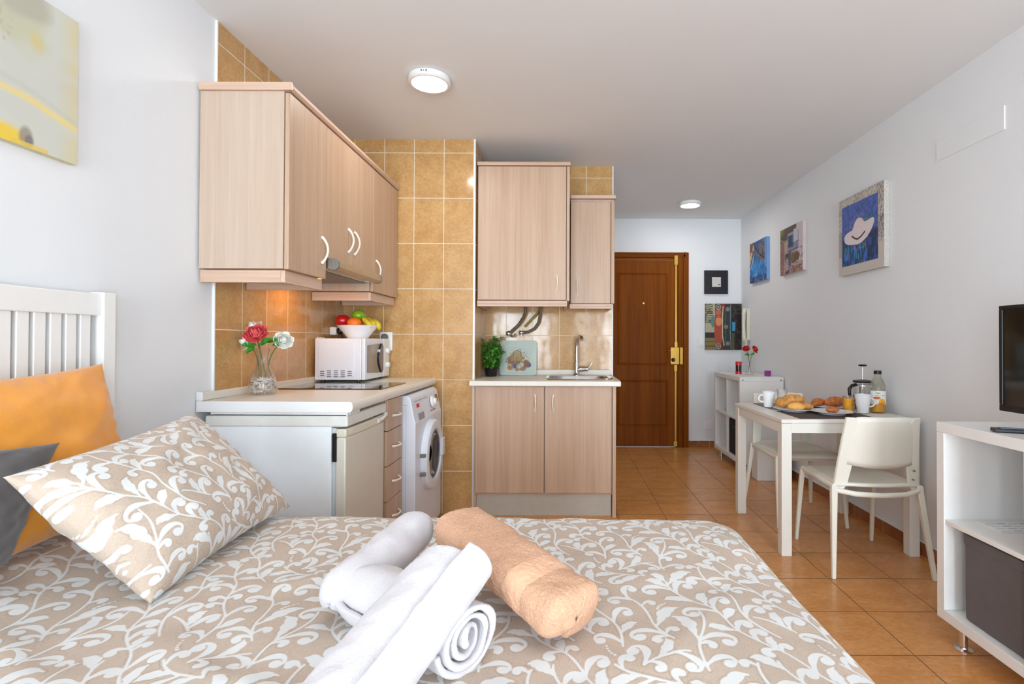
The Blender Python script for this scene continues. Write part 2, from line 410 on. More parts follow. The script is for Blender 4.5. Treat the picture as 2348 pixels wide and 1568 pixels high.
# ------------------------------------------------------------------ upper cabinets on the left wall
XF = -1.105   # door fronts
def upper_unit(label, y0, y1, doors, zb, rail, hood=False):
    t = thing('wall_cabinet', label, 'cabinet', (-1.29, (y0 + y1) / 2, zb))
    obj('body', MB().box(XL + .009, XF - .022, y0, y1, zb, 2.158), M_oak, t, bevel=.0015)
    for d0, d1, hy in doors:
        d = obj('door', MB().box(XF - .019, XF, d0 + .0015, d1 - .0015, zb - .003, 2.152), M_oak_door, t, bevel=.003)
        z = zb + .125
        arch_handle('door_handle', d, (XF, hy, z - .06), (XF, hy, z + .06), (1, 0, 0))
    return t
U1 = upper_unit('near left wall cabinet over the fridge, single tall oak door with bow handle', 2.085, 2.42, [(2.085, 2.42, 2.375)], 1.44, True)
U2 = upper_unit('shorter middle wall cabinet above the pull-out hood, two narrow oak doors', 2.42, 3.02, [(2.42, 2.71, 2.667), (2.71, 3.02, 2.745)], 1.54, False)
U3 = upper_unit('far left wall cabinet beside the hood, above the microwave and fruit bowl', 3.02, 3.468, [(3.02, 3.46, 3.065)], 1.44, True)
def rails(t, y0, y1, z1=1.434, z0=1.384):
    mb = MB().box(XL + .011, XF - .034, y0 + .006, y0 + .022, z0, z1).box(XL + .011, XF - .034, y1 - .022, y1 - .006, z0, z1)
    mb.cur = 1; mb.box(XF - .034, XF - .016, y0 + .006, y1 - .006, z0, z1)
    obj('light_rail', mb, [M_oak_h, M_oak_hy], t, bevel=.002)
rails(U1, 2.085, 2.42); rails(U3, 3.02, 3.46)
mb = MB(); mb.box(XL + .009, XF + .012, 2.075, 2.0875, 2.158, 2.190)
mb.cur = 1
mb.prism([(XF - .03, 2.158), (XF + .005, 2.158), (XF + .014, 2.168), (XF + .012, 2.182), (XF - .002, 2.190), (XF - .03, 2.190)], 'y', 2.0875, 3.472)
mb.box(XL + .009, XF - .03, 2.0875, 3.472, 2.158, 2.176)
one('cornice', mb, [M_oak_h, M_oak_hy], 'oak cornice strip running along the tops of the left wall cabinets', 'cornice', bevel=.0015)

H = thing('extractor_hood', 'slim pull-out extractor hood with champagne metal front under the middle cabinets', 'hood', (-1.25, 2.72, 1.47))
obj('body', MB().box(XL + .009, XF - .03, 2.424, 3.016, 1.486, 1.537), M_steel, H, bevel=.002)
obj('drawer_side', MB().box(XF - .03, XF + .035, 2.430, 2.436, 1.49, 1.532).box(XF - .03, XF + .035, 3.004, 3.010, 1.49, 1.532).box(XF - .03, XF + .03, 2.436, 3.004, 1.492, 1.496), M_steel, H)
obj('front_bar', MB().prism([(XF + .020, 1.485), (XF + .040, 1.485), (XF + .052, 1.497), (XF + .052, 1.518), (XF + .040, 1.532), (XF + .020, 1.532)], 'y', 2.440, 3.000), M_hood, H, bevel=.002)
for y in (2.424, 2.999): obj('end_cap', MB().prism([(XF + .016, 1.482), (XF + .042, 1.482), (XF + .056, 1.496), (XF + .056, 1.520), (XF + .042, 1.535), (XF + .016, 1.535)], 'y', y, y + .017), M_grey_pl, H, bevel=.002)
obj('filter', MB().box(XL + .03, XF - .04, 2.44, 3.0, 1.482, 1.4862), M_grey_pl, H)
obj('hood_lamp', MB().box(-1.33, -1.27, 2.66, 2.76, 1.478, 1.4822), plain('warm_lamp', (255, 190, 120), .5, emit=(255, 150, 60), estr=6), H)
l = bpy.data.lights.new('hood_light', 'AREA'); l.size = .08; l.energy = .9; l.color = (1, .48, .16); l.shape = 'SQUARE'
lo = bpy.data.objects.new('hood_light', l); COL.objects.link(lo); lo.location = (-1.30, 2.71, 1.475)

# ------------------------------------------------------------------ left base units
CT, CB, CX = .905, .862, -.842
def noseprofile(x_back, xf, z0, z1):
    r = (z1 - z0) / 2
    return [(x_back, z0), (xf - r * .6, z0)] + [(xf - r * .6 + r * .6 * math.sin(a), (z0 + z1) / 2 - r * math.cos(a)) for a in [math.pi * k / 8 for k in range(1, 8)]] + [(xf - r * .6, z1), (x_back, z1)]
W1 = thing('worktop', 'long cream worktop over the fridge, drawers and washing machine on the left', 'worktop', (-1.15, 2.78, CB))
obj('slab', MB().prism(noseprofile(XL + .009, CX, CB, CT), 'y', 2.09, 3.472), M_counter, W1, smooth=30)
obj('edge_strip', MB().prism(noseprofile(XL + .004, CX - .001, CB, CT), 'y', 2.087, 2.091), M_white_pl, W1)
obj('upstand', MB().box(XL + .0075, XL + .024, 2.10, 3.470, CT, CT + .034), M_counter, W1, bevel=.004)
obj('end_cap', MB().box(XL + .0015, XL + .028, 2.087, 2.1, CT, CT + .037), M_white_pl, W1, bevel=.004)
# ribbed packing strip between fridge and worktop
mb = MB().box(-1.42, -.872, 2.098, 2.14, .851, .8615)
for k in range(5): mb.box(-.874, -.868, 2.10 + k * .028, 2.115 + k * .028, .846, .8615)
one('packing_strip', mb, M_white_pl, 'thin white ribbed strip between the fridge top and the worktop', 'strip', bevel=.001)

FR = thing('fridge', 'white under-counter fridge at the near end of the kitchen units', 'fridge', (-1.16, 2.33, 0))
obj('body', MB().box(-1.440, -.935, 2.105, 2.56, .02, .815), M_fridge, FR, bevel=.004)
obj('top_panel', MB().box(-1.445, -.868, 2.100, 2.565, .800, .846), plain('fridge_top_white', (230, 230, 222), .4), FR, bevel=.008, segs=3)
obj('gasket', MB().box(-.935, -.918, 2.115, 2.555, .04, .795), plain('door_gasket', (205, 214, 216), .6), FR, bevel=.003)
def curved_door(y0, y1, z0, z1, x0, depth, bulge, n=14):
    poly = [(x0, y0)] + [(x0 + depth + bulge * math.sin(math.pi * k / n), y0 + (y1 - y0) * k / n) for k in range(n + 1)] + [(x0, y1)]
    return MB().prism(poly, 'z', z0, z1)
fd = obj('door', curved_door(2.105, 2.56, .05, .757, -.917, .040, .010), M_fridge_d, FR, bevel=.005, smooth=30)
obj('door_cap', curved_door(2.104, 2.561, .757, .792, -.918, .043, .011), plain('door_cap_cream', (226, 218, 198), .35), fd, bevel=.006, smooth=30)
arch_handle('handle_recess', fd, (-.868, 2.44, .775), (-.868, 2.55, .79), (1, 0, 0), .008, .008, M_white_pl)
obj('hinge', MB().box(-.93, -.912, 2.101, 2.112, .66, .775), M_black_pl, FR, bevel=.002)
obj('plinth', MB().box(-1.42, -.90, 2.12, 2.55, 0, .05), M_grey_pl, FR)

DR = thing('drawer_unit', 'narrow oak drawer unit with four drawers between fridge and washing machine', 'cabinet', (-1.16, 2.69, 0))
obj('body', MB().box(-1.44, -.885, 2.572, 2.808, .10, .858), M_oak, DR, bevel=.001)
obj('plinth', MB().box(-1.42, -.92, 2.572, 2.808, 0, .099), M_toe, DR)
for z0, z1 in ((.703, .856), (.528, .699), (.352, .524), (.105, .348)):
    d = obj('drawer', MB().box(-.883, -.864, 2.574, 2.806, z0, z1), M_oak_door, DR, bevel=.002)
    zc = z1 - .085
    arch_handle('drawer_handle', d, (-.864, 2.64, zc), (-.864, 2.745, zc), (1, 0, 0), .0048, .026)

WM = thing('washing_machine', 'white front-loading washing machine below the far end of the worktop', 'washing machine', (-1.09, 3.12, 0))
X0 = -.797
poly = [(-1.36, .02), (X0, .02), (X0, .70), (X0 - .006, .72), (X0 - .028, .835), (X0 - .05, .852), (-1.36, .852)]
obj('body', MB().prism(poly, 'y', 2.822, 3.418), M_appl, WM, bevel=.006, segs=3)
obj('side_groove', MB().box(X0 - .052, X0 - .0505, 2.8215, 2.8235, .04, .80).box(X0 - .093, X0 - .0915, 2.8215, 2.8235, .04, .78).box(-1.3, X0 - .04, 2.8215, 2.8235, .80, .8015), plain('groove_grey', (170, 172, 180), .5), WM)
# porthole
cy, cz = 3.13, .475
Rm = Matrix.Translation((X0, cy, cz)) @ Matrix.Rotation(math.radians(90), 4, 'Y')
pd = obj('porthole_door', MB().lathe([(.205, -.002), (.205, .022), (.196, .034), (.175, .040), (.150, .036), (.142, .020), (.142, -.002)], (0, 0, 0), 56).xf(Rm), M_appl, WM, smooth=30)
obj('inner_ring', MB().lathe([(.142, .0), (.142, .026), (.134, .03), (.130, .022), (.130, .0)], (0, 0, 0), 48).xf(Rm), M_grey_pl, pd, smooth=30)
obj('porthole_glass', MB().lathe([(.131, .018), (.120, .026), (.10, .010), (.05, -.0), (.001, -.001)], (0, 0, 0), 48, cap=False).xf(Rm), plain('porthole_dark_glass', (52, 62, 76), .06, coat=1), pd, smooth=True)
obj('door_latch', MB().box(X0 + .020, X0 + .046, cy + .135, cy + .20, cz - .045, cz + .065), M_appl, pd, bevel=.006)
for zz in (cz - .085, cz + .02): obj('door_hinge', MB().box(X0, X0 + .03, cy - .216, cy - .196, zz, zz + .02), M_grey_pl, pd, bevel=.002)
tilt = Matrix.Translation((X0 - .017, 0, .778)) @ Matrix.Rotation(math.radians(-11), 4, 'Y')
def onpanel(mb): return mb.xf(tilt)
obj('dispenser_grip', onpanel(MB().box(-.006, .004, 2.90, 3.02, -.075, -.035)), plain('dispenser_grip_grey', (150, 150, 165), .4), WM, bevel=.004)  # grip of the detergent drawer in one even bluish grey
obj('programme_dial', MB().lathe([(.036, 0), (.034, .014), (.022, .018), (.020, .03), (.001, .031)], (0, 0, 0), 32, cap=False).xf(Matrix.Translation((X0 - .012, 3.22, .775)) @ Matrix.Rotation(math.radians(79), 4, 'Y')), M_white_pl, WM, smooth=30)
obj('display', onpanel(MB().box(-.002, .004, 3.33, 3.38, -.02, .03)), plain('display_brown', (96, 82, 70), .3), WM, bevel=.002)
mb = MB()
for k in range(11): mb.box(0.0, .0045, 2.875 + k * .026, 2.883 + k * .026, .034, .037)
obj('panel_mark', onpanel(mb), plain('panel_print', (150, 110, 112), .5), WM); mb = MB()
for k in range(5): mb.box(0.0, .0045, 3.17 + k * .024, 3.178 + k * .024, -.056, -.050)
obj('panel_mark', onpanel(mb), MATS['panel_print'], WM)
mb = MB()   # small red maker's mark: a ring and a K-shaped sign
for a in range(10):
    t = a / 10 * 2 * math.pi; mb.box(.0, .0048, 2.915 + .009 * math.cos(t) - .0022, 2.915 + .009 * math.cos(t) + .0022, .009 + .009 * math.sin(t) - .0022, .009 + .009 * math.sin(t) + .0022)
mb.box(.0, .0048, 2.933, 2.937, 0, .018)
for k in range(5): mb.box(.0, .0048, 2.938 + k * .003, 2.942 + k * .003, .008 + k * .002, .011 + k * .002).box(.0, .0048, 2.938 + k * .003, 2.942 + k * .003, .008 - k * .002, .011 - k * .002)
obj('maker_mark', onpanel(mb), plain('red_print', (190, 40, 50), .4), WM)
for x in (-1.30, X0 - .06):
    for y in (2.87, 3.37): obj('foot', MB().cyl((x, y, 0), (x, y, .02), .02, n=12), M_black_pl, WM)

# hob, microwave, outlets
HB = thing('hob', 'black glass cooking hob set in the left worktop', 'hob', (-1.16, 2.80, CT))
obj('glass_plate', MB().box(-1.425, -.905, 2.60, 3.00, CT + .0003, CT + .006), M_black_gl, HB, bevel=.0015)
mb = MB()
for x, y, r in ((-1.28, 2.71, .08), (-1.28, 2.90, .065), (-1.05, 2.80, .09)):
    mb.lathe([(r, 0), (r, .0003), (r - .002, .0003), (r - .002, 0)], (x, y, CT + .006), 40, cap=False)
obj('cooking_zone', mb, M_grey_pl, HB)

MW = thing('microwave', 'white microwave oven standing at the far end of the left worktop', 'microwave', (-1.30, 3.24, CT + .012))
mz0, mz1 = CT + .016, 1.164
obj('body', MB().box(-1.446, -1.175, 3.03, 3.455, mz0, mz1), M_appl, MW, bevel=.004)
obj('side_panel', MB().box(-1.425, -1.215, 3.026, 3.032, mz0 + .02, mz1 - .022), M_appl, MW, bevel=.0025)
mb = MB()
for k, cnt in enumerate((3, 4, 4, 4, 3)):
    for j in range(cnt):
        mb.box(-1.412 + k * .040, -1.388 + k * .040, 3.0245, 3.0262, mz0 + .052 - .0115 * j - (.002 * k if False else 0) + (0 if cnt == 4 else -.003), mz0 + .0555 - .0115 * j + (0 if cnt == 4 else -.003))
obj('vent_slot', mb, plain('vent_dark', (60, 62, 70), .5), MW)
md = obj('door', MB().box(-1.174, -1.152, 3.03, 3.34, mz0, mz1), M_appl, MW, bevel=.004)
# window: straight near side, concave far side
yy = [3.065 + .0 * k for k in range(1)]
polyw = [(3.062, mz0 + .04), (3.062, mz1 - .04)] + [(3.285 - .055 * math.sin(math.pi * k / 10), mz1 - .03 - (mz1 - mz0 - .06) * k / 10) for k in range(11)]
obj('door_window', MB().prism(polyw, 'x', -1.1525, -1.1495), M_dkglass, md)
polyh = [(3.289 - .055 * math.sin(math.pi * k / 10), mz1 - .03 - (mz1 - mz0 - .06) * k / 10) for k in range(11)]
polyh = polyh + [(3.312, mz0 + .045), (3.312, mz1 - .045)]
obj('door_handle', MB().prism(polyh, 'x', -1.1525, -1.142), plain('blue_black_handle', (44, 50, 66), .15, coat=.5), md)
pnl = obj('control_panel', MB().box(-1.174, -1.152, 3.343, 3.455, mz0, mz1), M_white_pl, MW, bevel=.004)
for z in (mz0 + .165, mz0 + .075): obj('control_knob', MB().cyl((-1.152, 3.40, z), (-1.132, 3.40, z), .018, .015, 20), M_white_pl, pnl, smooth=30)
for x in (-1.41, -1.20):
    for y in (3.06, 3.42): obj('foot', MB().cyl((x, y, CT + .0005), (x, y, mz0), .01, n=10), M_black_pl, MW)

OU = thing('power_outlet', 'white double power socket on the tiled left wall behind the microwave', 'power outlet', (XL + .01, 3.13, 1.12))
obj('socket_plate', MB().box(XL + .008, XL + .020, 3.09, 3.165, 1.088, 1.172), M_white_pl, OU, bevel=.003)
obj('socket_insert', MB().box(XL + .020, XL + .032, 3.10, 3.155, 1.125, 1.170), M_white_pl, OU, bevel=.003)
PL = thing('plug_adapter', 'white cube adapter with a black plug behind the fruit bowl', 'plug', (XL + .03, 3.30, 1.19))
obj('adapter', MB().box(XL + .0075, XL + .050, 3.262, 3.305, 1.185, 1.238), M_white_pl, PL, bevel=.008, segs=3)
obj('plug', MB().sphere((XL + .066, 3.285, 1.212), .022, (1.05, .9, 1.0)), M_black_pl, PL, smooth=True)
obj('cord', MB().tube([(XL + .07, 3.285, 1.20), (XL + .072, 3.30, 1.180), (XL + .04, 3.38, 1.172), (XL + .02, 3.45, 1.17)], .003, 8), M_black_pl, PL, smooth=True)
O2 = thing('power_outlet', 'white power socket on the facing tiled wall at the microwave corner', 'power outlet', (-1.185, 3.47, 1.10))
obj('socket_plate', MB().box(-1.222, -1.137, 3.463, 3.475, 1.085, 1.210), M_white_pl, O2, bevel=.003)
obj('socket_recess', MB().lathe([(.024, .002), (.024, .010), (.020, .012), (.018, .004), (.001, .004)], (0, 0, 0), 24, cap=False).xf(Matrix.Translation((-1.185, 3.465, 1.175)) @ Matrix.Rotation(math.radians(90), 4, 'X')), M_grey_pl, O2, smooth=30)

# ------------------------------------------------------------------ alcove kitchenette
BC = thing('boiler_cabinet', 'large deep oak wall cabinet in the alcove above the sink', 'cabinet', (-.27, 3.76, 1.43))
obj('body', MB().box(-.585, .044, 3.545, 3.995, 1.43, 2.345), M_oak, BC, bevel=.0015)
obj('edge_post', MB().box(.026, .046, 3.522, 3.544, 1.425, 2.343), M_oak_door, BC, bevel=.002)
d = obj('door', MB().box(-.578, .022, 3.522, 3.542, 1.432, 2.343), M_oak_door, BC, bevel=.003)
arch_handle('door_handle', d, (-.040, 3.522, 1.497), (-.040, 3.522, 1.595), (.15, -1, 0), .0042, .024)
obj('cornice', MB().box(-.587, .052, 3.512, 3.70, 2.346, 2.372), M_oak_h, BC, bevel=.005, segs=3)
obj('light_rail', MB().box(-.584, .030, 3.530, 3.548, 1.388, 1.427).box(-.584, -.566, 3.548, 3.99, 1.388, 1.427).box(.012, .030, 3.548, 3.99, 1.388, 1.427).box(-.584, .030, 3.524, 3.530, 1.405, 1.425), M_oak_h, BC, bevel=.002)
SCB = thing('wall_cabinet', 'small narrow oak wall cabinet to the right of the boiler cabinet', 'cabinet', (.21, 3.86, 1.40))
obj('body', MB().box(.055, .372, 3.758, 3.995, 1.43, 2.19), M_oak, SCB, bevel=.0015)
d = obj('door', MB().box(.056, .344, 3.737, 3.756, 1.425, 2.160), M_oak_door, SCB, bevel=.003)
obj('edge_post', MB().box(.348, .372, 3.735, 3.757, 1.425, 2.165), M_oak_door, SCB, bevel=.002)
arch_handle('door_handle', d, (.106, 3.737, 1.495), (.106, 3.737, 1.60), (-.15, -1, 0), .0042, .024)
obj('cornice', MB().box(.053, .382, 3.722, 3.99, 2.180, 2.206), M_oak_h, SCB, bevel=.005, segs=3)
obj('light_rail', MB().box(.050, .358, 3.745, 3.762, 1.388, 1.424).box(.341, .358, 3.762, 3.99, 1.388, 1.424).box(.050, .358, 3.739, 3.745, 1.404, 1.422), M_oak_h, SCB, bevel=.002)

SK = thing('sink_cabinet', 'oak sink base cabinet with two doors and taupe plinth', 'cabinet', (-.115, 3.70, 0))
obj('side_panel', MB().box(-.582, -.565, 3.424, 3.985, .0, .856), M_oak_door, SK, bevel=.001)
obj('side_panel', MB().box(.330, .352, 3.405, 3.985, 0, .856), M_oak_door, SK, bevel=.001)
obj('body', MB().box(-.565, .330, 3.426, 3.98, .145, .856), M_oak, SK)
for a, b_, hx in ((-.570, -.120, -.180), (-.114, .322, -.058)):
    d = obj('door', MB().box(a, b_, 3.405, 3.424, .158, .856), M_oak_door, SK, bevel=.003)
    arch_handle('door_handle', d, (hx, 3.405, .695), (hx, 3.405, .80), (.25 if hx < -.1 else -.25, -1, 0), .0045, .024)
obj('plinth', MB().box(-.575, .326, 3.445, 3.46, 0, .152), M_toe, SK)
W2 = thing('worktop', 'short cream worktop with inset sink in the alcove', 'worktop', (-.11, 3.68, .86))
ZT = .893
bx0, bx1, by0, by1 = -.105, .335, 3.50, 3.90
mb = MB().box(-.600, bx0, 3.46, 3.998, .8585, ZT).box(bx1, .381, 3.46, 3.998, .8585, ZT).box(bx0, bx1, 3.46, by0, .8585, ZT).box(bx0, bx1, by1, 3.998, .8585, ZT)
mb.v = [(max(x, -.588), y, z) for x, y, z in mb.v]
obj('slab', mb, M_counter, W2)
obj('front_edge', MB().box(-.606, .381, 3.365, 3.46, .8585, ZT), M_counter, W2, bevel=.006, segs=3)
obj('upstand', MB().box(-.587, .366, 3.978, 3.997, ZT, ZT + .042), M_counter, W2, bevel=.004)
SI = thing('sink', 'stainless steel inset sink in the short worktop', 'sink', (.115, 3.70, .75))
def rr(x0, x1, y0, y1, r, n=7):
    out = []
    for cx, cy_, a0 in ((x1 - r, y1 - r, 0), (x0 + r, y1 - r, 90), (x0 + r, y0 + r, 180), (x1 - r, y0 + r, 270)):
        for k in range(n + 1):
            a = math.radians(a0 + 90 * k / n); out.append((cx + r * math.cos(a), cy_ + r * math.sin(a)))
    return out
def lp(inset, z, r): return [(x, y, z) for x, y in rr(bx0 - .015 + inset, bx1 + .015 - inset, by0 - .02 + inset, by1 + .05 - inset, r)]
mb = MB().ring_loft([lp(0, ZT + .001, .14), lp(.004, ZT + .006, .14), lp(.018, ZT + .0065, .13), lp(.024, ZT + .002, .125)], cap=False)
obj('rim', mb, M_chrome, SI, smooth=50)
def lb_(inset, z, r): return [(x, y, z) for x, y in rr(bx0 + .004 + inset, bx1 - .004 - inset, by0 + .004 + inset, by1 - .03 - inset, r)]
mb = MB().ring_loft([lp(.020, ZT + .0045, .13), lb_(0, ZT + .002, .12), lb_(.01, ZT - .03, .12), lb_(.02, ZT - .14, .11), lb_(.06, ZT - .15, .07)], cap=False)
mb.q(*range(4 * 32, 5 * 32))
obj('basin', mb, M_steel, SI, smooth=50)
TP = thing('tap', 'chrome kitchen mixer tap standing behind the sink', 'tap', (.105, 3.925, ZT))
tx, ty = .107, 3.925
obj('tap_body', MB().lathe([(.030, .0), (.030, .006), (.024, .012), (.019, .02), (.0185, .105), (.016, .110)], (tx, ty, ZT + .002), 28), M_chrome, TP, smooth=30)
pts = [(tx, ty, ZT + .108), (tx - .001, ty, ZT + .16), (tx + .001, ty, ZT + .22), (tx + .004, ty - .005, ZT + .262), (tx + .012, ty - .02, ZT + .288), (tx + .024, ty - .045, ZT + .293), (tx + .034, ty - .075, ZT + .285), (tx + .036, ty - .085, ZT + .268)]
obj('spout', MB().tube(pts, [.0155, .0145, .013, .0135, .014, .0145, .015, .0145], 14), M_chrome, TP, smooth=60)
obj('lever', MB().tube([(tx + .012, ty - .01, ZT + .045), (tx + .05, ty - .02, ZT + .050), (tx + .085, ty - .025, ZT + .052)], [.018, .0175, .017], 16).tube([(tx + .078, ty - .025, ZT + .052), (tx + .098, ty - .025, ZT + .068), (tx + .115, ty - .028, ZT + .098)], [.014, .008, .004], 12, flat=.8), M_chrome, TP, smooth=40)

# hoses under the boiler
def W(px, py, Y): return ((px - 1290) * Y / F_PX, Y, H_CAM + (783 - py) * Y / F_PX)
M_hose = plain('braided_steel_hose', (120, 112, 100), .3, metal=.8, bump=1, bump_scale=600)
HO = thing('boiler_hose', 'left grey flexible water hose under the boiler cabinet', 'hose', W(1180, 765, 3.93))
obj('hose', MB().tube([W(1205, 700, 3.9), W(1205, 715, 3.9), W(1200, 728, 3.92), W(1189, 745, 3.94), W(1176, 757, 3.95), W(1168, 765, 3.955)], .011, 12), M_hose, HO, smooth=60)
obj('valve', MB().sphere(W(1166, 765, 3.955), .022).cyl(W(1166, 765, 3.995), W(1166, 765, 3.94), .015).tube([W(1166, 767, 3.955), W(1175, 772, 3.955), W(1180, 772, 3.955), W(1181, 765, 3.955)], .008, 8), M_chrome, HO, smooth=40)
HO = thing('boiler_hose', 'right grey flexible water hose curving under the boiler cabinet', 'hose', W(1210, 765, 3.93))
obj('hose', MB().tube([W(1238, 700, 3.9), W(1238, 722, 3.9), W(1235, 740, 3.92), W(1226, 753, 3.94), W(1212, 761, 3.95), W(1198, 763, 3.955)], .011, 12), M_hose, HO, smooth=60)
obj('valve', MB().sphere(W(1195, 763, 3.955), .021).cyl(W(1195, 763, 3.995), W(1195, 763, 3.94), .015).cyl(W(1195, 757, 3.955), W(1195, 771, 3.955), .012), M_chrome, HO, smooth=40)
mb = MB(); a, b_ = Vector(W(1246, 702, 3.9)), Vector(W(1203, 749, 3.96))
n = 26; mb.tube([a.lerp(b_, k / n) for k in range(n + 1)], [.0085 if k % 2 else .0065 for k in range(n + 1)], 10)
one('gas_hose', mb, plain('yellow_black_gas_hose', (150, 130, 50), .4), 'thin ribbed yellowish hose crossing behind the right water hose', 'hose')
# ------------------------------------------------------------------ bed
HBX = XL + .012
HBd = thing('bed', 'double bed with white slatted wooden headboard against the left wall', 'bed', (-.5, .95, 0))
hb = obj('headboard_rail', MB().box(HBX, HBX + .035, .28, 1.602, 1.225, 1.292), M_furn, HBd, bevel=.003)
for y in (.245, 1.603): obj('headboard_post', MB().box(HBX - .004, HBX + .045, y, y + .045, 0, 1.298), M_furn, HBd, bevel=.003)
obj('headboard_rail', MB().box(HBX, HBX + .035, .28, 1.602, .62, .70), M_furn, HBd, bevel=.003)
y = 1.545
k = 0
while y > .30:
    obj('headboard_slat', MB().box(HBX + .008, HBX + .028, y, y + .033, .70, 1.226), M_furn, HBd, bevel=.002)
    y -= .0455; k += 1
obj('bed_base', MB().box(-1.405, .44, .285, 1.605, .20, .34), M_furn, HBd, bevel=.004)
for x in (-1.3, .36):
    for yy_ in (.34, 1.55): obj('leg', MB().cyl((x, yy_, 0), (x, yy_, .20), .025, n=16), M_furn, HBd, smooth=40)
obj('mattress', MB().box(-1.405, .45, .285, 1.60, .345, .545), plain('mattress_ticking', (235, 232, 225), .8), HBd, bevel=.04, segs=4)

# --PAT-BEGIN
def scroll_pattern(T=0.62, N=310, seed=4):
    """signed distance (m) of a damask of scrolling vines, leaves and dots, tiling with period T"""
    rnd = random.Random(seed)
    P = np.zeros((0, 2)); Rr = np.zeros(0)
    strokes = []
    def clear(pts, rad, gap):
        if len(P) == 0: return True
        d = np.abs(pts[:, None, :] - P[None, :, :]) % T
        d = np.minimum(d, T - d)
        dd = np.sqrt((d ** 2).sum(2)) - Rr[None, :] - rad[:, None]
        return dd.min() > gap
    def add(pts, rad):
        nonlocal P, Rr
        P = np.vstack([P, pts % T]); Rr = np.concatenate([Rr, rad])
    def curve(p, a, L, k0, k1, prof, n=None):
        n = n or max(12, int(L / 0.0022))
        pts = []; x, y = p
        for i in range(n):
            t = i / (n - 1)
            pts.append((x, y))
            a += (k0 + (k1 - k0) * t ** 2) * L / n
            x += math.cos(a) * L / n; y += math.sin(a) * L / n
        ts = np.linspace(0, 1, n)
        return np.array(pts), np.maximum(prof(ts), .0023), a
    stem = lambda w: (lambda t: w * (0.55 + 0.45 * np.sin(np.pi * t)))
    def spiral(w):      # slim stem that fattens and ends in a round blob
        def f(t):
            return w * (0.35 + 0.9 * np.exp(-((t - .45) / .22) ** 2)) + w * 1.5 * np.exp(-((t - 1) / .07) ** 2)
        return f
    def leaf(w):
        def f(t):
            return w * (0.22 + 1.9 * np.sin(np.pi * np.clip(t * 1.02, 0, 1) ** 1.5) ** 1.3 * (1 + .22 * np.sin(t * 26)))
        return f
    nodes = []
    # main meandering stems
    for s in range(40):
        if s > 8 and len(nodes) > 170: break
        p = (rnd.random() * T, rnd.random() * T); a = rnd.random() * 6.28
        k = rnd.choice((-1, 1))
        for j in range(5):
            L = rnd.uniform(.12, .2)
            pts, rad, a2 = curve(p, a, L, 2 * k, 9 * k, stem(.0028))
            m = 6 if j else 0
            if not clear(pts[m + 6:], rad[m + 6:], .016): break
            add(pts, rad)
            for i in range(0, len(pts), 8):
                q = pts[i]; r = pts[min(i + 1, len(pts) - 1)] - pts[max(i - 1, 0)]
                nodes.append((tuple(q), math.atan2(r[1], r[0])))
            p = tuple(pts[-1]); a = a2; k = -k
    # branches: spirals and leaves, big first
    sizes = [(.16, .0088, 0), (.15, .0088, 1), (.13, .0076, 0), (.12, .0075, 1), (.10, .0064, 0), (.09, .0066, 1), (.075, .0056, 0), (.065, .0056, 1), (.05, .0044, 0), (.045, .005, 1), (.032, .0044, 1), (.022, .0034, 1)]
    for L0, w, kind in sizes:
        for trial in range(40 if L0 > .14 else 90 if L0 > .09 else 240):
            q, a = rnd.choice(nodes)
            sgn = rnd.choice((-1, 1))
            L = L0 * rnd.uniform(.85, 1.15)
            a0 = a + sgn * rnd.uniform(.35, .9)
            if kind == 0:
                pts, rad, _ = curve(q, a0, L, sgn * .12 / L * 2, sgn * 2.2 / L * 6.2, spiral(w))
            else:
                pts, rad, _ = curve(q, a0, L, -sgn * .8 / L, sgn * 5.2 / L, leaf(w))
            skip = max(4, int(len(pts) * .16))
            if clear(pts[skip:], rad[skip:], .0026):
                add(pts, rad)
                for i in range(skip, int(len(pts) * .6), 6):
                    r = pts[i + 1] - pts[i - 1]
                    nodes.append((tuple(pts[i]), math.atan2(r[1], r[0])))
    # strings of dots
    for trial in range(160):
        p = (rnd.random() * T, rnd.random() * T); a = rnd.random() * 6.28
        pts, rad, _ = curve(p, a, .068, 12, 20, lambda t: t * 0 + .0022, n=5)
        rad = np.array([.0030, .0033, .0036, .0039, .0042])
        if clear(pts, rad, .006): add(pts, rad)
    g = np.arange(N) * T / N
    F = np.full((N, N), 9.0)
    for i in range(len(P)):     # stamp each sample locally
        x, y = P[i]; r = Rr[i]; m = int((r + .012) / T * N) + 1
        ix = (int(round(x / T * N)) + np.arange(-m, m + 1)); iy = (int(round(y / T * N)) + np.arange(-m, m + 1))
        dx = ix * T / N - x; dy = iy * T / N - y
        d = np.sqrt(dx[:, None] ** 2 + dy[None, :] ** 2) - r
        I = np.ix_(ix % N, iy % N)
        F[I] = np.minimum(F[I], d)
    return np.minimum(F, .01)
def sample_pattern(F, T, u, v):
    N = F.shape[0]
    x = (u / T % 1) * N; y = (v / T % 1) * N
    i = np.floor(x).astype(int); j = np.floor(y).astype(int); fx = x - i; fy = y - j
    i %= N; j %= N; i2 = (i + 1) % N; j2 = (j + 1) % N
    return F[i, j] * (1 - fx) * (1 - fy) + F[i2, j] * fx * (1 - fy) + F[i, j2] * (1 - fx) * fy + F[i2, j2] * fx * fy
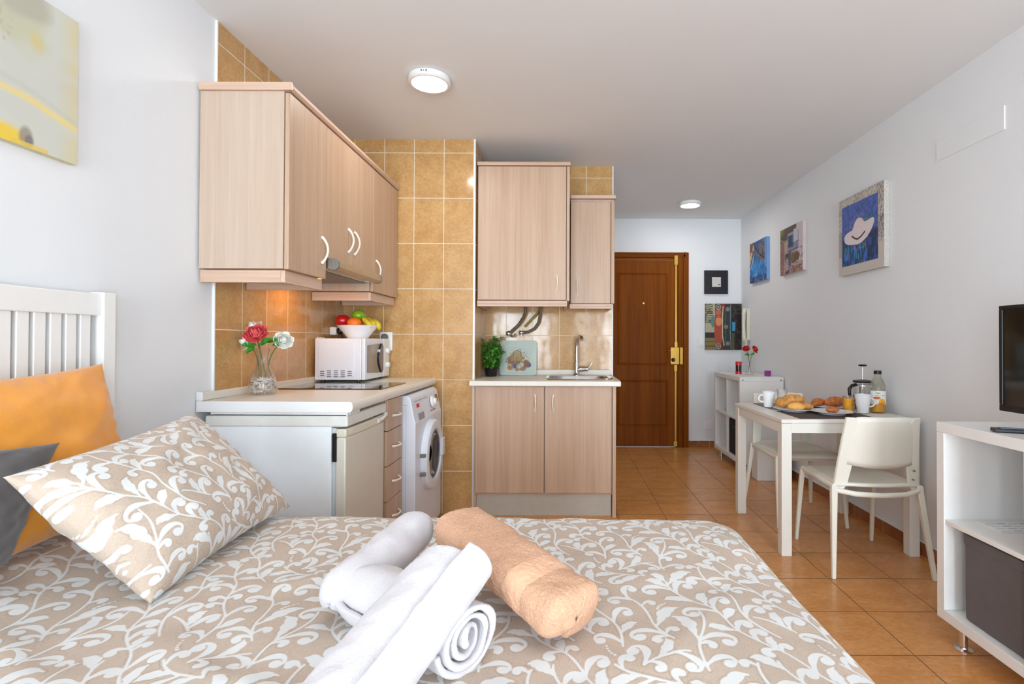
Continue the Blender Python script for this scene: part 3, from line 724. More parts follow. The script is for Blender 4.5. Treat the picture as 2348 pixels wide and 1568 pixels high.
# --PAT-END
PAT_T = .62
PF = scroll_pattern(PAT_T)
def pat(u, v, scale=.62): return sample_pattern(PF, PAT_T, u / scale, v / scale) * scale
def mesh_np(name, V, Q, attrs=None, smooth=True):
    me = bpy.data.meshes.new(name)
    me.vertices.add(len(V)); me.vertices.foreach_set('co', V.astype(np.float32).ravel())
    me.loops.add(Q.size); me.loops.foreach_set('vertex_index', Q.astype(np.int32).ravel())
    me.polygons.add(len(Q)); me.polygons.foreach_set('loop_start', np.arange(0, Q.size, 4, dtype=np.int32))
    me.polygons.foreach_set('loop_total', np.full(len(Q), 4, dtype=np.int32))
    if smooth: me.polygons.foreach_set('use_smooth', np.ones(len(Q), dtype=bool))
    me.update(calc_edges=True)
    for k, (typ, data) in (attrs or {}).items():
        a = me.attributes.new(k, typ, 'POINT')
        a.data.foreach_set('value' if typ == 'FLOAT' else 'color', data.astype(np.float32).ravel())
    return me
def gridquads(nu, nv, base=0):
    i, j = np.meshgrid(np.arange(nu), np.arange(nv)); m = nu + 1
    a = base + j * m + i
    return np.stack([a, a + 1, a + m + 1, a + m], -1).reshape(-1, 4)
def add_np(name, me, mat, parent=None):
    me.materials.append(mat)
    o = bpy.data.objects.new(name, me); COL.objects.link(o); o.parent = parent
    if parent: o.location = -origin_of(parent)
    return o
def damask(name, c_bg, c_fg):
    m, nt, b = new_mat(name)
    at = N(nt, 'ShaderNodeAttribute', attribute_name='pattern')
    mr = N(nt, 'ShaderNodeMapRange'); mr.inputs[1].default_value = .0013; mr.inputs[2].default_value = .0005; 
    nt.links.new(at.outputs['Fac'], mr.inputs[0])
    tc = N(nt, 'ShaderNodeTexCoord')
    mp = N(nt, 'ShaderNodeMapping'); mp.inputs['Scale'].default_value = (900, 120, 300); nt.links.new(tc.outputs['Object'], mp.inputs['Vector'])
    nz = N(nt, 'ShaderNodeTexNoise', i_Scale=1.0, i_Detail=2.0); nt.links.new(mp.outputs[0], nz.inputs['Vector'])
    rp = N(nt, 'ShaderNodeValToRGB'); rp.color_ramp.elements[0].position = .3; rp.color_ramp.elements[1].position = .7
    rp.color_ramp.elements[0].color = tuple(x * .88 for x in lin(c_bg)) + (1,); rp.color_ramp.elements[1].color = tuple(x * 1.1 for x in lin(c_bg)) + (1,)
    nt.links.new(nz.outputs[0], rp.inputs[0])
    # greyish shading line printed beside the scrolls
    l1 = N(nt, 'ShaderNodeMapRange'); l1.inputs[1].default_value = .0030; l1.inputs[2].default_value = .0036; nt.links.new(at.outputs['Fac'], l1.inputs[0])
    l2 = N(nt, 'ShaderNodeMapRange'); l2.inputs[1].default_value = .0048; l2.inputs[2].default_value = .0042; nt.links.new(at.outputs['Fac'], l2.inputs[0])
    n3 = N(nt, 'ShaderNodeTexNoise', i_Scale=26.0, i_Detail=1.0); nt.links.new(tc.outputs['Object'], n3.inputs['Vector'])
    l3 = N(nt, 'ShaderNodeMapRange'); l3.inputs[1].default_value = .5; l3.inputs[2].default_value = .56; l3.inputs[4].default_value = .75; nt.links.new(n3.outputs[0], l3.inputs[0])
    m1 = N(nt, 'ShaderNodeMath', operation='MULTIPLY'); nt.links.new(l1.outputs[0], m1.inputs[0]); nt.links.new(l2.outputs[0], m1.inputs[1])
    m2 = N(nt, 'ShaderNodeMath', operation='MULTIPLY'); nt.links.new(m1.outputs[0], m2.inputs[0]); nt.links.new(l3.outputs[0], m2.inputs[1])
    mg = N(nt, 'ShaderNodeMix', data_type='RGBA'); mg.inputs[7].default_value = rgba((163, 148, 134)); nt.links.new(m2.outputs[0], mg.inputs[0]); nt.links.new(rp.outputs[0], mg.inputs[6])
    mx = N(nt, 'ShaderNodeMix', data_type='RGBA'); mx.inputs[7].default_value = rgba(c_fg)
    nt.links.new(mr.outputs[0], mx.inputs[0]); nt.links.new(mg.outputs[2], mx.inputs[6]); nt.links.new(mx.outputs[2], b.inputs['Base Color'])
    b.inputs['Roughness'].default_value = .85; b.inputs['Sheen Weight'].default_value = .15
    bp = N(nt, 'ShaderNodeBump', i_Strength=.25, i_Distance=.0006); nt.links.new(nz.outputs[0], bp.inputs['Height']); nt.links.new(bp.outputs[0], b.inputs['Normal'])
    return m
M_damask = damask('damask_duvet_print', (196, 176, 157), (224, 224, 222))

def vnoise(X, Y, s, seed=0):
    """smooth value noise on arrays"""
    r = np.random.RandomState(seed); G = r.rand(64, 64)
    x = X * s; y = Y * s
    i = np.floor(x).astype(int); j = np.floor(y).astype(int); fx = x - i; fy = y - j
    fx = fx * fx * (3 - 2 * fx); fy = fy * fy * (3 - 2 * fy)
    g = lambda a, b: G[a % 64, b % 64]
    return (g(i, j) * (1 - fx) * (1 - fy) + g(i + 1, j) * fx * (1 - fy) + g(i, j + 1) * (1 - fx) * fy + g(i + 1, j + 1) * fx * fy) * 2 - 1

ZB = .60
def duvet():
    R, CR = .07, .07
    x0, x1, y0, y1 = -1.42, .475, .30, 1.610
    us = np.arange(-1.42, .475 + .46, .0033); vs = np.arange(.20, 1.610 + .46, .0033)
    U, V = np.meshgrid(us, vs)
    ix1, iy0, iy1 = x1 - CR, y0 + CR * 0, y1 - CR
    CX_ = np.minimum(U, ix1); CY_ = np.clip(V, y0, iy1)
    dx, dy = U - CX_, V - CY_
    s = np.sqrt(dx ** 2 + dy ** 2) + 1e-9
    nx, ny = dx / s, dy / s
    far = (V > y0)
    lim = np.where(V < y0, 0.0, CR)          # flat run before the drop
    s2 = np.maximum(s - lim, 0)
    ang = np.minimum(s2 / R, math.pi / 2)
    drop = np.maximum(s2 - R * math.pi / 2, 0)
    flat = np.minimum(s, lim)
    out = flat + R * np.sin(ang) + drop * (.06 + .05 * vnoise(U + V, U - V, 5, 3))
    X = CX_ + nx * out; Y = CY_ + ny * out
    Z = ZB - R * (1 - np.cos(ang)) - drop
    top = np.cos(ang) ** 2
    head = np.clip((-.98 - U) / .30, 0, 1); head = head * head * (3 - 2 * head)
    Z += top * (.055 * head + .007 * vnoise(U, V, 4.2, 1) + .0035 * vnoise(U * .8 + V * .5, V - U * .3, 13, 2) + .0016 * vnoise(U + V * .2, V * .4, 30, 5))
    # sag under the towels and a few long creases
    for (px, py, qx, qy, a, w_) in ((-.8, .95, -.2, .7, .006, .03), (-.75, 1.1, -.25, 1.4, .005, .025), (.1, .8, .42, 1.2, .005, .03), (-1.1, 1.0, -.8, .8, .008, .03)):
        L2 = (qx - px) ** 2 + (qy - py) ** 2
        t = np.clip(((U - px) * (qx - px) + (V - py) * (qy - py)) / L2, 0, 1)
        d = np.sqrt((U - px - t * (qx - px)) ** 2 + (V - py - t * (qy - py)) ** 2)
        Z += top * a * np.exp(-(d / w_) ** 2) * np.sin(math.pi * np.clip(t, .02, .98))
    Vt = np.stack([X, Y, Z], -1).reshape(-1, 3)
    P = pat(U, V).ravel()
    me = mesh_np('duvet', Vt, gridquads(len(us) - 1, len(vs) - 1), {'pattern': ('FLOAT', P)})
    o = add_np('duvet', me, M_damask)
    tag(o, 'beige duvet with white scroll and leaf print spread over the bed', 'duvet')
duvet()

def pillow(name, corners, thick, mat, label, cat, size=(.55, .45), pinch=.10, n=120, wr=.006, seed=0, patoff=None, puff=.36, sag=(0, 0)):
    """corners A,B,C,D around the pillow; front faces along (B-A)x(D-A)"""
    A, B, C_, D_ = [np.array(c, float) for c in corners]
    nrm = np.cross(B - A, D_ - A); nrm /= np.linalg.norm(nrm)
    g = np.linspace(0, 1, n + 1); U, V = np.meshgrid(g, g)
    S, T = 2 * U - 1, 2 * V - 1
    s2 = S * (1 - pinch * (1 - T ** 2) * S ** 2); t2 = T * (1 - pinch * (1 - S ** 2) * T ** 2)
    u, v = (s2 + 1) / 2, (t2 + 1) / 2
    u = u[..., None]; v = v[..., None]
    base = A * (1 - u) * (1 - v) + B * u * (1 - v) + C_ * u * v + D_ * (1 - u) * v
    prof = np.clip((1 - np.abs(S) ** 2.6) * (1 - np.abs(T) ** 2.6), 0, 1) ** puff
    edge = np.clip(1 - np.maximum(np.abs(S), np.abs(T)), 0, 1)
    rad = np.exp(-((edge - .10) / .09) ** 2)
    ang = np.arctan2(T, S)
    out = []
    for sgn in (1, -1):
        w1 = vnoise(U, V, 3.0, seed + 1) * wr * 1.6 + vnoise(U + V, V - U, 6.5, seed + 2) * wr * .9 + vnoise(U, V, 16, seed + 4) * wr * .22
        pu = (np.sin(ang * 23 + 3 * vnoise(U, V, 4, seed)) * .35 + vnoise(U * 3, V * 3, 7, seed + 7) * .5) * wr * rad
        h = thick / 2 * prof + (w1 + pu) * np.clip(prof * 1.2, 0, 1)
        out.append(base + sgn * nrm * np.maximum(h, .0006)[..., None])
    m = (n + 1) ** 2
    Vt = np.concatenate([out[0].reshape(-1, 3), out[1].reshape(-1, 3)])
    q = gridquads(n, n); Q = np.concatenate([q, q[:, ::-1] + m])
    # sew the rim
    idx = np.arange(m).reshape(n + 1, n + 1)
    rim = np.concatenate([idx[0, :-1], idx[:-1, -1], idx[-1, ::-1][:-1], idx[::-1, 0][:-1]])
    nxt = np.roll(rim, -1)
    Q = np.concatenate([Q, np.stack([rim, rim + m, nxt + m, nxt], -1)])
    attrs = None
    if patoff is not None:
        P = pat(U * size[0] + patoff[0], V * size[1] + patoff[1], .62).ravel(); attrs = {'pattern': ('FLOAT', np.concatenate([P, P]))}
    cen = Vt.mean(0); cen[2] = Vt[:, 2].min()
    me = mesh_np(name, Vt - cen, Q, attrs)
    o = add_np(name, me, mat); o.location = cen
    return tag(o, label, cat)
def PX(px, py, Y): return (((px - 1290) * Y / F_PX), Y, H_CAM + (783 - py) * Y / F_PX)
M_orange = plain('orange_satin', (236, 156, 50), .42, noise_amt=.04, noise_scale=9, bump=.25, bump_scale=500, sheen=.3, metal=.15)
M_grey_sat = plain('dark_grey_fabric', (92, 89, 90), .6, noise_amt=.06, bump=.3, bump_scale=500, sheen=.3)
pillow('pillow', (PX(352, 1384, 1.080), PX(668, 1162, 1.66), PX(440, 950, 1.625), PX(12, 1098, 1.01)), .17, M_damask,
       'large beige pillow with white scroll print leaning in front of the cushions', 'pillow', size=(.60, .46), pinch=.07, n=190, wr=.007, seed=3, puff=.5, patoff=(.2, .45))
pillow('cushion', ((-1.20, 1.00, .655), (-1.235, 1.50, .665), (-1.36, 1.535, 1.08), (-1.35, .96, 1.06)), .14, M_orange,
       'shiny orange satin cushion leaning against the white headboard', 'cushion', pinch=.08, n=90, wr=.006, seed=8, puff=.5)
pillow('cushion', ((-1.11, .76, .645), (-1.19, 1.12, .67), (-1.207, 1.25, .903), (-1.255, .80, .95)), .10, M_grey_sat,
       'dark grey cushion at the left edge in front of the orange cushion', 'cushion', pinch=.07, n=80, wr=.006, seed=12, puff=.5)

# ------------------------------------------------------------------ rolled towels
def terry(name, c, bump=1.0, fuzz=True, band=None):
    m, nt, b = new_mat(name)
    tc = N(nt, 'ShaderNodeTexCoord')
    n1 = N(nt, 'ShaderNodeTexNoise', i_Scale=330.0, i_Detail=3.0, i_Roughness=.7); nt.links.new(tc.outputs['Object'], n1.inputs['Vector'])
    rp = N(nt, 'ShaderNodeValToRGB'); rp.color_ramp.elements[0].position = .3; rp.color_ramp.elements[1].position = .68
    L = lin(c); k = .72 if fuzz else .93
    rp.color_ramp.elements[0].color = (L[0] * (k + .1), L[1] * k, L[2] * (k - .04), 1); rp.color_ramp.elements[1].color = tuple(min(1, x * 1.06) for x in L) + (1,)
    nt.links.new(n1.outputs[0], rp.inputs[0]); nt.links.new(rp.outputs[0], b.inputs['Base Color'])
    b.inputs['Roughness'].default_value = .95; b.inputs['Sheen Weight'].default_value = .1
    bp = N(nt, 'ShaderNodeBump', i_Strength=1.0 if fuzz else .5, i_Distance=.004 if fuzz else .002)
    nt.links.new(n1.outputs[0], bp.inputs['Height']); nt.links.new(bp.outputs[0], b.inputs['Normal'])
    return m
M_towel = terry('white_terry', (216, 216, 220), fuzz=False)
M_peach = terry('peach_terry', (242, 192, 156), fuzz=True)
M_peach_band = terry('peach_woven_band', (232, 186, 152), fuzz=False)
def towel(p0, p1, rx, rz, label, mat, seed, turns=3.6, slack=.0, up=(0, 0, 1), fuzz=0.0, n=150, m=44, start=0.0, bandpos=None, squeeze=0.0, r0=0.0, r1=0.0, sq=2.0, disp=.0, core=.16):
    """sheet rolled into a spiral around the axis p0-p1; rx across, rz upwards"""
    p0, p1 = np.array(p0, float), np.array(p1, float)
    ax = p1 - p0; L = np.linalg.norm(ax); ax /= L
    side = np.cross(ax, np.array(up, float)); side /= np.linalg.norm(side); upv = np.cross(side, ax)
    th = .30
    us = np.linspace(0, 1, n * 2 + 1); vs = np.linspace(0, 1, m + 1)
    U, V = np.meshgrid(us, vs)
    A = start + U * turns * 2 * math.pi
    k = core + (1 - core) * (U ** .9)
    k = k / (np.abs(np.cos(A)) ** sq + np.abs(np.sin(A)) ** sq) ** (1 / sq)
    wob = 1 + .05 * vnoise(A * .4, V * 2, 1.3, seed) + .03 * vnoise(A * .9, V * 5, 1.7, seed + 3)
    prof = 1 - squeeze * np.sin(math.pi * V) ** 2
    if r0: prof = prof * np.sqrt(np.clip(1 - np.clip((r0 - V) / r0, 0, .9997) ** 2.2, 0, 1))
    if r1: prof = prof * np.sqrt(np.clip(1 - np.clip((V - 1 + r1) / r1, 0, .9997) ** 2.2, 0, 1))
    X = rx * k * wob * np.cos(A) * prof; Zz = rz * k * wob * np.sin(A) * prof
    if fuzz: 
        f = fuzz * vnoise(U * 160, V * 60, 1, seed + 9); X += f * np.cos(A); Zz += f * np.sin(A)
    tt = V * L + (.010 * vnoise(A * .35, V * 0, 1.0, seed + 5) + (1 - U) * .006) * (2 * V - 1)
    P = p0 + tt[..., None] * ax + X[..., None] * side + Zz[..., None] * upv
    Vt = P.reshape(-1, 3)
    cen = Vt.mean(0); cen[2] = Vt[:, 2].min()
    me = mesh_np('rolled_towel', Vt - cen, gridquads(n * 2, m))
    if bandpos:
        me.materials.append(mat); me.materials.append(M_peach_band)
        mi = np.zeros(len(me.polygons), dtype=np.int32); row = np.repeat(np.arange(m), n * 2) / m
        mi[(row > bandpos[0]) & (row < bandpos[1])] = 1
        me.polygons.foreach_set('material_index', mi)
        o = bpy.data.objects.new('rolled_towel', me); COL.objects.link(o)
    else: o = add_np('rolled_towel', me, mat)
    o.location = cen
    s = o.modifiers.new('thickness', 'SOLIDIFY'); s.thickness = min(rx, rz) * .84 / turns * .82; s.offset = -1
    ss = o.modifiers.new('smooth', 'SUBSURF'); ss.levels = ss.render_levels = 1
    for nm, typ, size, st in (('crease', 'CLOUDS', .07, .010), ('pile', 'CLOUDS', .0045, disp)):
        if st:
            tx = bpy.data.textures.new(nm, typ); tx.noise_scale = size; tx.noise_depth = 1
            dm = o.modifiers.new(nm, 'DISPLACE'); dm.texture = tx; dm.strength = st; dm.mid_level = .5; dm.texture_coords = 'LOCAL'
    return tag(o, label, 'towel')
zb = ZB + .004
towel((-.420, 1.060, zb + .052), (-.155, .872, zb + .050), .062, .048, 'white rolled towel with its spiral end facing the camera, under the front towel', M_towel, 3, 3.0, r0=.30, disp=.0014)
towel((-.435, 1.00, zb + .048), (-.345, 1.285, zb + .090), .044, .042, 'white rolled towel pointing away at the back of the towel pile', M_towel, 5, 2.6, r0=.2, r1=.12, disp=.0014)
towel((-.312, .655, zb + .046), (-.198, .955, zb + .140), .070, .042, 'long white rolled towel lying on top at the front of the pile', M_towel, 7, 2.6, start=3.6, disp=.0014)
towel((-.245, 1.225, zb + .105), (.018, .945, zb + .052), .070, .042, 'fluffy peach rolled towel leaning on the white towels', M_peach, 11, 2.6, m=60, start=1.0, bandpos=(.66, .80), n=100, sq=3.6, disp=.0045, core=.0, r1=.03)

# ------------------------------------------------------------------ painted canvases
class Paint:
    def __init__(s, w, h, c, seed=0):
        s.w, s.h = w, h
        s.V, s.U = np.meshgrid(np.linspace(0, 1, h), np.linspace(0, 1, w), indexing='ij')   # V up, U right
        s.C = np.zeros((h, w, 3)); s.C[:] = lin(c); s.seed = seed
    def n(s, sx, sy, k=0): return vnoise(s.U * sx, s.V * sy, 1.0, s.seed + k)
    def put(s, mask, c, a=1.0):
        m = np.clip(mask, 0, 1)[..., None] * a
        s.C = s.C * (1 - m) + np.array(lin(c)) * m
    def ell(s, cx, cy, rx, ry, c, a=1.0, soft=.08, wob=0):
        d = np.sqrt(((s.U - cx) / rx) ** 2 + ((s.V - cy) / ry) ** 2) + wob * s.n(9, 9, 5)
        s.put((1 - d) / soft, c, a)
    def rect(s, x0, x1, y0, y1, c, a=1.0): s.put(((s.U >= x0) & (s.U <= x1) & (s.V >= y0) & (s.V <= y1)) * 1.0, c, a)
    def line(s, pts, w_, c, a=1.0):
        best = np.full(s.U.shape, 9.0)
        for (ax, ay), (bx, by) in zip(pts[:-1], pts[1:]):
            L2 = (bx - ax) ** 2 + (by - ay) ** 2 + 1e-9
            t = np.clip(((s.U - ax) * (bx - ax) + (s.V - ay) * (by - ay)) / L2, 0, 1)
            best = np.minimum(best, np.hypot(s.U - ax - t * (bx - ax), s.V - ay - t * (by - ay)))
        s.put((w_ - best) / (w_ * .4) , c, a)
    def poly(s, P, c, a=1.0):
        ins = np.zeros(s.U.shape, bool)
        for (ax, ay), (bx, by) in zip(P, P[1:] + P[:1]):
            cr = ((ay > s.V) != (by > s.V)) & (s.U < (bx - ax) * (s.V - ay) / (by - ay + 1e-12) + ax)
            ins ^= cr
        s.put(ins * 1.0, c, a)
    def speck(s, mask, c, f, thr=.3, a=1.0, k=0, fy=None): s.put((s.n(f, fy or f, k) > thr) * mask, c, a)
def vcol_mat(name, rough=.6):
    m, nt, b = new_mat(name)
    at = N(nt, 'ShaderNodeAttribute', attribute_name='paint'); nt.links.new(at.outputs['Color'], b.inputs['Base Color'])
    tc = N(nt, 'ShaderNodeTexCoord'); nz = N(nt, 'ShaderNodeTexNoise', i_Scale=700.0); nt.links.new(tc.outputs['Object'], nz.inputs['Vector'])
    bp = N(nt, 'ShaderNodeBump', i_Strength=.2, i_Distance=.0005); nt.links.new(nz.outputs[0], bp.inputs['Height']); nt.links.new(bp.outputs[0], b.inputs['Normal'])
    b.inputs['Roughness'].default_value = rough
    return m
M_paint = vcol_mat('painted_canvas')
def picture_sheet(name, P, o, du, dv, mat, parent, flip=False):
    """flat painted sheet, o = lower left corner, du / dv = world vectors of its width and height"""
    o_, du, dv = np.array(o, float), np.array(du, float), np.array(dv, float)
    Vt = (o_ + P.U[..., None] * du + P.V[..., None] * dv).reshape(-1, 3)
    q = gridquads(P.w - 1, P.h - 1)
    C = np.concatenate([P.C.reshape(-1, 3), np.ones((P.w * P.h, 1))], 1)
    me = mesh_np(name, Vt, q if not flip else q[:, ::-1], {'paint': ('FLOAT_COLOR', C)}, smooth=False)
    return add_np(name, me, mat, parent)
M_canvas_edge = plain('canvas_edge', (226, 220, 206), .8)
# abstract cream and yellow canvas on the left wall
t = thing('painting', 'abstract cream, grey and yellow canvas on the left wall above the bed', 'painting', (XL, 1.2, 1.66))
cy0, cy1, cz0_, cz1_ = .93, 1.545, 1.672, 2.10
obj('canvas', MB().box(XL + .001, XL + .020, cy0, cy1, cz0_, cz1_), plain('canvas_edge_yellow', (214, 204, 160), .7), t, bevel=.001)
P = Paint(220, 160, (206, 206, 196), 21)
P.put((P.n(3, 4) * .5 + .5), (214, 216, 202), .6); P.put(((P.U - .9) / .1), (216, 202, 150), .8); P.put(np.clip(P.n(5, 14, 2), 0, 1), (214, 214, 208), .5)
P.ell(.74, .86, .15, .30, (200, 198, 164), .75, .4, .18); P.ell(.76, .95, .13, .20, (176, 172, 160), .6, .4, .3)
P.ell(.80, .70, .05, .10, (214, 198, 136), .85, .5, .25)
P.speck(((P.V > .6) & (P.U < .7)) * 1.0, (170, 164, 150), 60, .45, .35, 4)
P.put(np.exp(-((P.V - (.30 + .10 * np.sin(P.U * 5 - 1.2) * (P.U) - .05 * P.n(6, 2, 3))) / .022) ** 2), (240, 214, 120), .8)
P.put(np.exp(-((P.V - (.335 + .10 * np.sin(P.U * 5 - 1.2) * P.U)) / .02) ** 2), (196, 196, 186), .5)
P.ell(.66, .03, .12, .12, (240, 204, 60), .95, .4, .3); P.ell(.76, .07, .035, .07, (150, 140, 126), .85, .4, .3); P.ell(.775, .045, .02, .04, (116, 108, 116), .7, .4, .3)
P.put((P.V < .03) * (P.U > .7) * (P.U < .86) * 1.0, (230, 198, 90), .8)
picture_sheet('painted_face', P, (XL + .0215, cy0, cz0_), (0, cy1 - cy0, 0), (0, 0, cz1_ - cz0_), M_paint, t)

# hat picture in a patterned white frame on the right wall
t = thing('picture_frame', 'picture of a white hat on blue grass in a grey-white printed frame', 'picture', (XR, 3.36, 1.605))
Y0, Y1, Z0, Z1 = 3.105, 3.61, 1.608, 2.128
obj('frame', MB().box(XR - .034, XR - .001, Y0, Y1, Z0, Z1), plain('frame_edge_print', (196, 190, 182), .5, noise_amt=.22, noise_scale=160), t, bevel=.002)
P = Paint(180, 180, (204, 196, 186), 5)
P.speck((P.V > .42) * 1.0, (132, 126, 118), 90, .25, .55, 1, 60); P.speck((P.V > .72) * 1.0, (90, 86, 82), 130, .4, .6, 2, 45)
P.rect(0, .12, .24, .58, (150, 138, 132), .6); P.rect(.86, 1, .35, .62, (160, 150, 146), .6); P.speck(((P.U > .9) & (P.V > .3)) * 1.0, (60, 58, 56), 70, .3, .6, 6, 40)
picture_sheet('frame_print', P, (XR - .035, Y1, Z0), (0, Y0 - Y1, 0), (0, 0, Z1 - Z0), M_paint, t)
P = Paint(170, 200, (34, 62, 140), 9)
P.put(P.V, (78, 108, 190), .7); P.put(((P.V < .45)) * 1.0, (22, 30, 96), .6)
P.speck((P.V > .45) * 1.0, (110, 120, 200), 45, .15, .5, 2, 22); P.ell(.62, .62, .32, .16, (40, 116, 110), .6, .6, .3)
P.speck((P.V < .42) * 1.0, (40, 90, 60), 34, .2, .6, 3, 5); P.speck((P.V < .36) * 1.0, (70, 110, 220), 30, .3, .8, 4, 7); P.speck((P.V < .3) * 1.0, (40, 150, 190), 40, .45, .8, 7, 8)
P.put((P.V < .5) * (P.U > .75) * 1.0, (16, 18, 60), .5); P.speck(P.V * 0 + 1, (28, 70, 70), 70, .4, .4, 8, 14)
hat = [(.06, .50), (.10, .57), (.22, .60), (.32, .60), (.36, .70), (.43, .76), (.52, .77), (.60, .74), (.64, .67), (.76, .68), (.88, .70), (.92, .66), (.88, .56), (.78, .46), (.64, .38), (.48, .345), (.36, .36), (.20, .385), (.10, .42)]
for _ in range(3): hat = [q for (ax, ay), (bx_, by_) in zip(hat, hat[1:] + hat[:1]) for q in ((ax * .75 + bx_ * .25, ay * .75 + by_ * .25), (ax * .25 + bx_ * .75, ay * .25 + by_ * .75))]
P.poly([(x, y - .04) for x, y in hat], (232, 216, 216)); P.speck(P.U * 0 + (np.hypot(P.U - .5, P.V - .5) < .3), (214, 196, 198), 60, .3, .25, 9)
P.line([(.30, .47), (.38, .42), (.46, .395), (.56, .42), (.66, .475)], .018, (52, 40, 50))
picture_sheet('hat_picture', P, (XR - .0365, Y1 - .042, Z0 + .058), (0, -(Y1 - Y0 - .100), 0), (0, 0, Z1 - Z0 - .115), M_paint, t)

def canvas(label, Y0, Y1, Z0, Z1, P, edge):
    t = thing('canvas_print', label, 'picture', (XR, (Y0 + Y1) / 2, Z0))
    obj('canvas', MB().box(XR - .030, XR - .001, Y0, Y1, Z0, Z1), edge, t, bevel=.001)
    picture_sheet('printed_face', P, (XR - .0315, Y1, Z0), (0, Y0 - Y1, 0), (0, 0, Z1 - Z0), M_paint, t)
    return t
P = Paint(120, 120, (176, 152, 140), 31)      # house with vines and a blue shutter
P.ell(.12, .85, .22, .2, (128, 128, 60), 1, .3, .4); P.ell(.42, .88, .34, .16, (96, 72, 62), 1, .3, .5); P.speck((P.V > .7) * (P.U < .75), (56, 44, 36), 40, .2, .7, 1)
P.rect(.74, 1, .2, 1, (206, 192, 198)); P.rect(.36, .84, .52, .86, (150, 150, 170)); P.rect(.38, .54, .55, .80, (36, 56, 74)); P.rect(.54, .62, .55, .8, (58, 92, 130)); P.rect(.62, .80, .6, .9, (196, 192, 200))
for k in range(9): P.line([(.36 + .055 * k, .47), (.36 + .055 * k, .60)], .010, (40, 66, 130))
P.line([(.35, .60), (.84, .63)], .012, (36, 44, 90)); P.line([(.35, .47), (.84, .50)], .012, (60, 70, 110))
P.rect(.0, .20, 0, .7, (140, 104, 92)); P.rect(.24, .42, .0, .44, (70, 54, 66)); P.rect(.40, .50, .1, .46, (60, 90, 130)); P.ell(.60, .34, .14, .14, (120, 100, 40), 1, .3, .4); P.ell(.76, .34, .12, .12, (110, 74, 60), 1, .3, .4)
P.ell(.33, .22, .09, .16, (190, 160, 160), .8, .3, .5); P.rect(.5, 1, 0, .14, (150, 96, 88), .8); P.speck((P.V < .5) * 1.0, (90, 60, 56), 36, .25, .6, 4); P.speck((P.V < .2) * 1.0, (206, 180, 170), 30, .35, .6, 5, 60)
canvas('canvas of a vine-covered house with a blue shutter, middle of the three right wall pictures', 4.17, 4.595, 1.735, 2.135, P, plain('canvas_edge_pink', (206, 190, 188), .7))
P = Paint(110, 120, (36, 104, 176), 41)       # blue abstract bicycle-like picture
P.poly([(0, .45), (.22, .75), (.32, .95), (0, 1)], (206, 176, 130)); P.rect(0, .18, .78, 1, (130, 80, 56)); P.poly([(.3, .8), (.9, 1), (1, .4), (.6, .5)], (130, 96, 76), .8)
P.speck((P.V > .55) * 1.0, (60, 44, 38), 22, .2, .7, 1); P.poly([(.0, .3), (.3, .75), (.2, .5), (.06, .34)], (212, 196, 156))
P.line([(.2, 1), (.5, .72), (.9, .5)], .03, (40, 44, 60)); P.line([(.45, .95), (.65, .6), (.5, .3)], .02, (52, 50, 56)); P.line([(.9, .95), (.6, .7), (.3, .3)], .02, (60, 130, 120))
P.ell(.4, .34, .34, .2, (40, 140, 210), .8, .5, .3); P.ell(.35, .16, .12, .08, (80, 180, 230), .9, .3, .3); P.put((P.V < .14) * 1.0, (60, 40, 84), .8); P.speck((P.V < .5) * 1.0, (90, 160, 220), 30, .35, .6, 6, 12); P.rect(.9, 1, .3, 1, (100, 150, 210))
canvas('small blue abstract canvas nearest the far corner of the right wall', 4.91, 5.345, 1.752, 2.155, P, plain('canvas_edge_blue', (120, 160, 210), .6))

t = thing('picture_frame', 'small square black frame with a tiny white centre on the back wall', 'picture', (1.682, YB, 1.676))
obj('frame', MB().box(1.552, 1.811, YB - .022, YB - .001, 1.677, 1.936), plain('black_frame', (28, 24, 32), .35), t, bevel=.003)
obj('picture', MB().box(1.634, 1.731, YB - .0255, YB - .02, 1.755, 1.860), plain('framed_paper', (210, 204, 200), .6), t)
obj('caption', MB().box(1.70, 1.724, YB - .0262, YB - .025, 1.775, 1.781), M_black_pl, t)
# car picture, hung sideways
t = thing('canvas_print', 'canvas of vintage cars hung sideways on the back wall', 'picture', (1.765, YB, 1.063))
obj('canvas', MB().box(1.562, 1.958, YB - .020, YB - .001, 1.064, 1.571), plain('canvas_edge_dark', (70, 62, 52), .7), t, bevel=.001)
P = Paint(150, 190, (58, 50, 42), 51)
P.rect(0, .27, .38, 1, (176, 166, 136)); 
for k in range(9): P.line([(.0, .96 - .045 * k), (.2, .99 - .05 * k)], .010, (44, 56, 40), .9)
P.speck((P.U < .25) * (P.V > .55), (50, 62, 44), 16, .15, .7, 1); P.rect(0, .27, .26, .38, (46, 36, 40)); P.rect(0, .30, 0, .26, (128, 112, 66)); P.rect(0, .28, .07, .09, (70, 54, 40)); P.rect(0, .28, .17, .19, (84, 74, 44))
P.ell(.21, .62, .055, .15, (70, 140, 124), 1, .15)
P.ell(.37, .5, .13, .44, (168, 70, 46), 1, .05); P.ell(.37, .62, .10, .12, (222, 134, 92), 1, .3); P.ell(.36, .82, .09, .08, (190, 100, 80), 1, .3); P.line([(.28, .5), (.45, .5)], .006, (110, 50, 36)); P.line([(.28, .7), (.45, .7)], .006, (110, 50, 36))
P.rect(.42, .50, 0, .14, (110, 40, 32)); P.rect(.44, .54, .9, 1, (140, 44, 36))
P.ell(.62, .5, .14, .46, (44, 54, 50), 1, .05); P.line([(.49, .93), (.475, .7), (.475, .3), (.52, .1)], .014, (216, 206, 170)); P.line([(.56, .85), (.545, .5), (.57, .15)], .006, (110, 120, 110)); P.line([(.70, .97), (.685, .5), (.71, .03)], .010, (120, 150, 166))
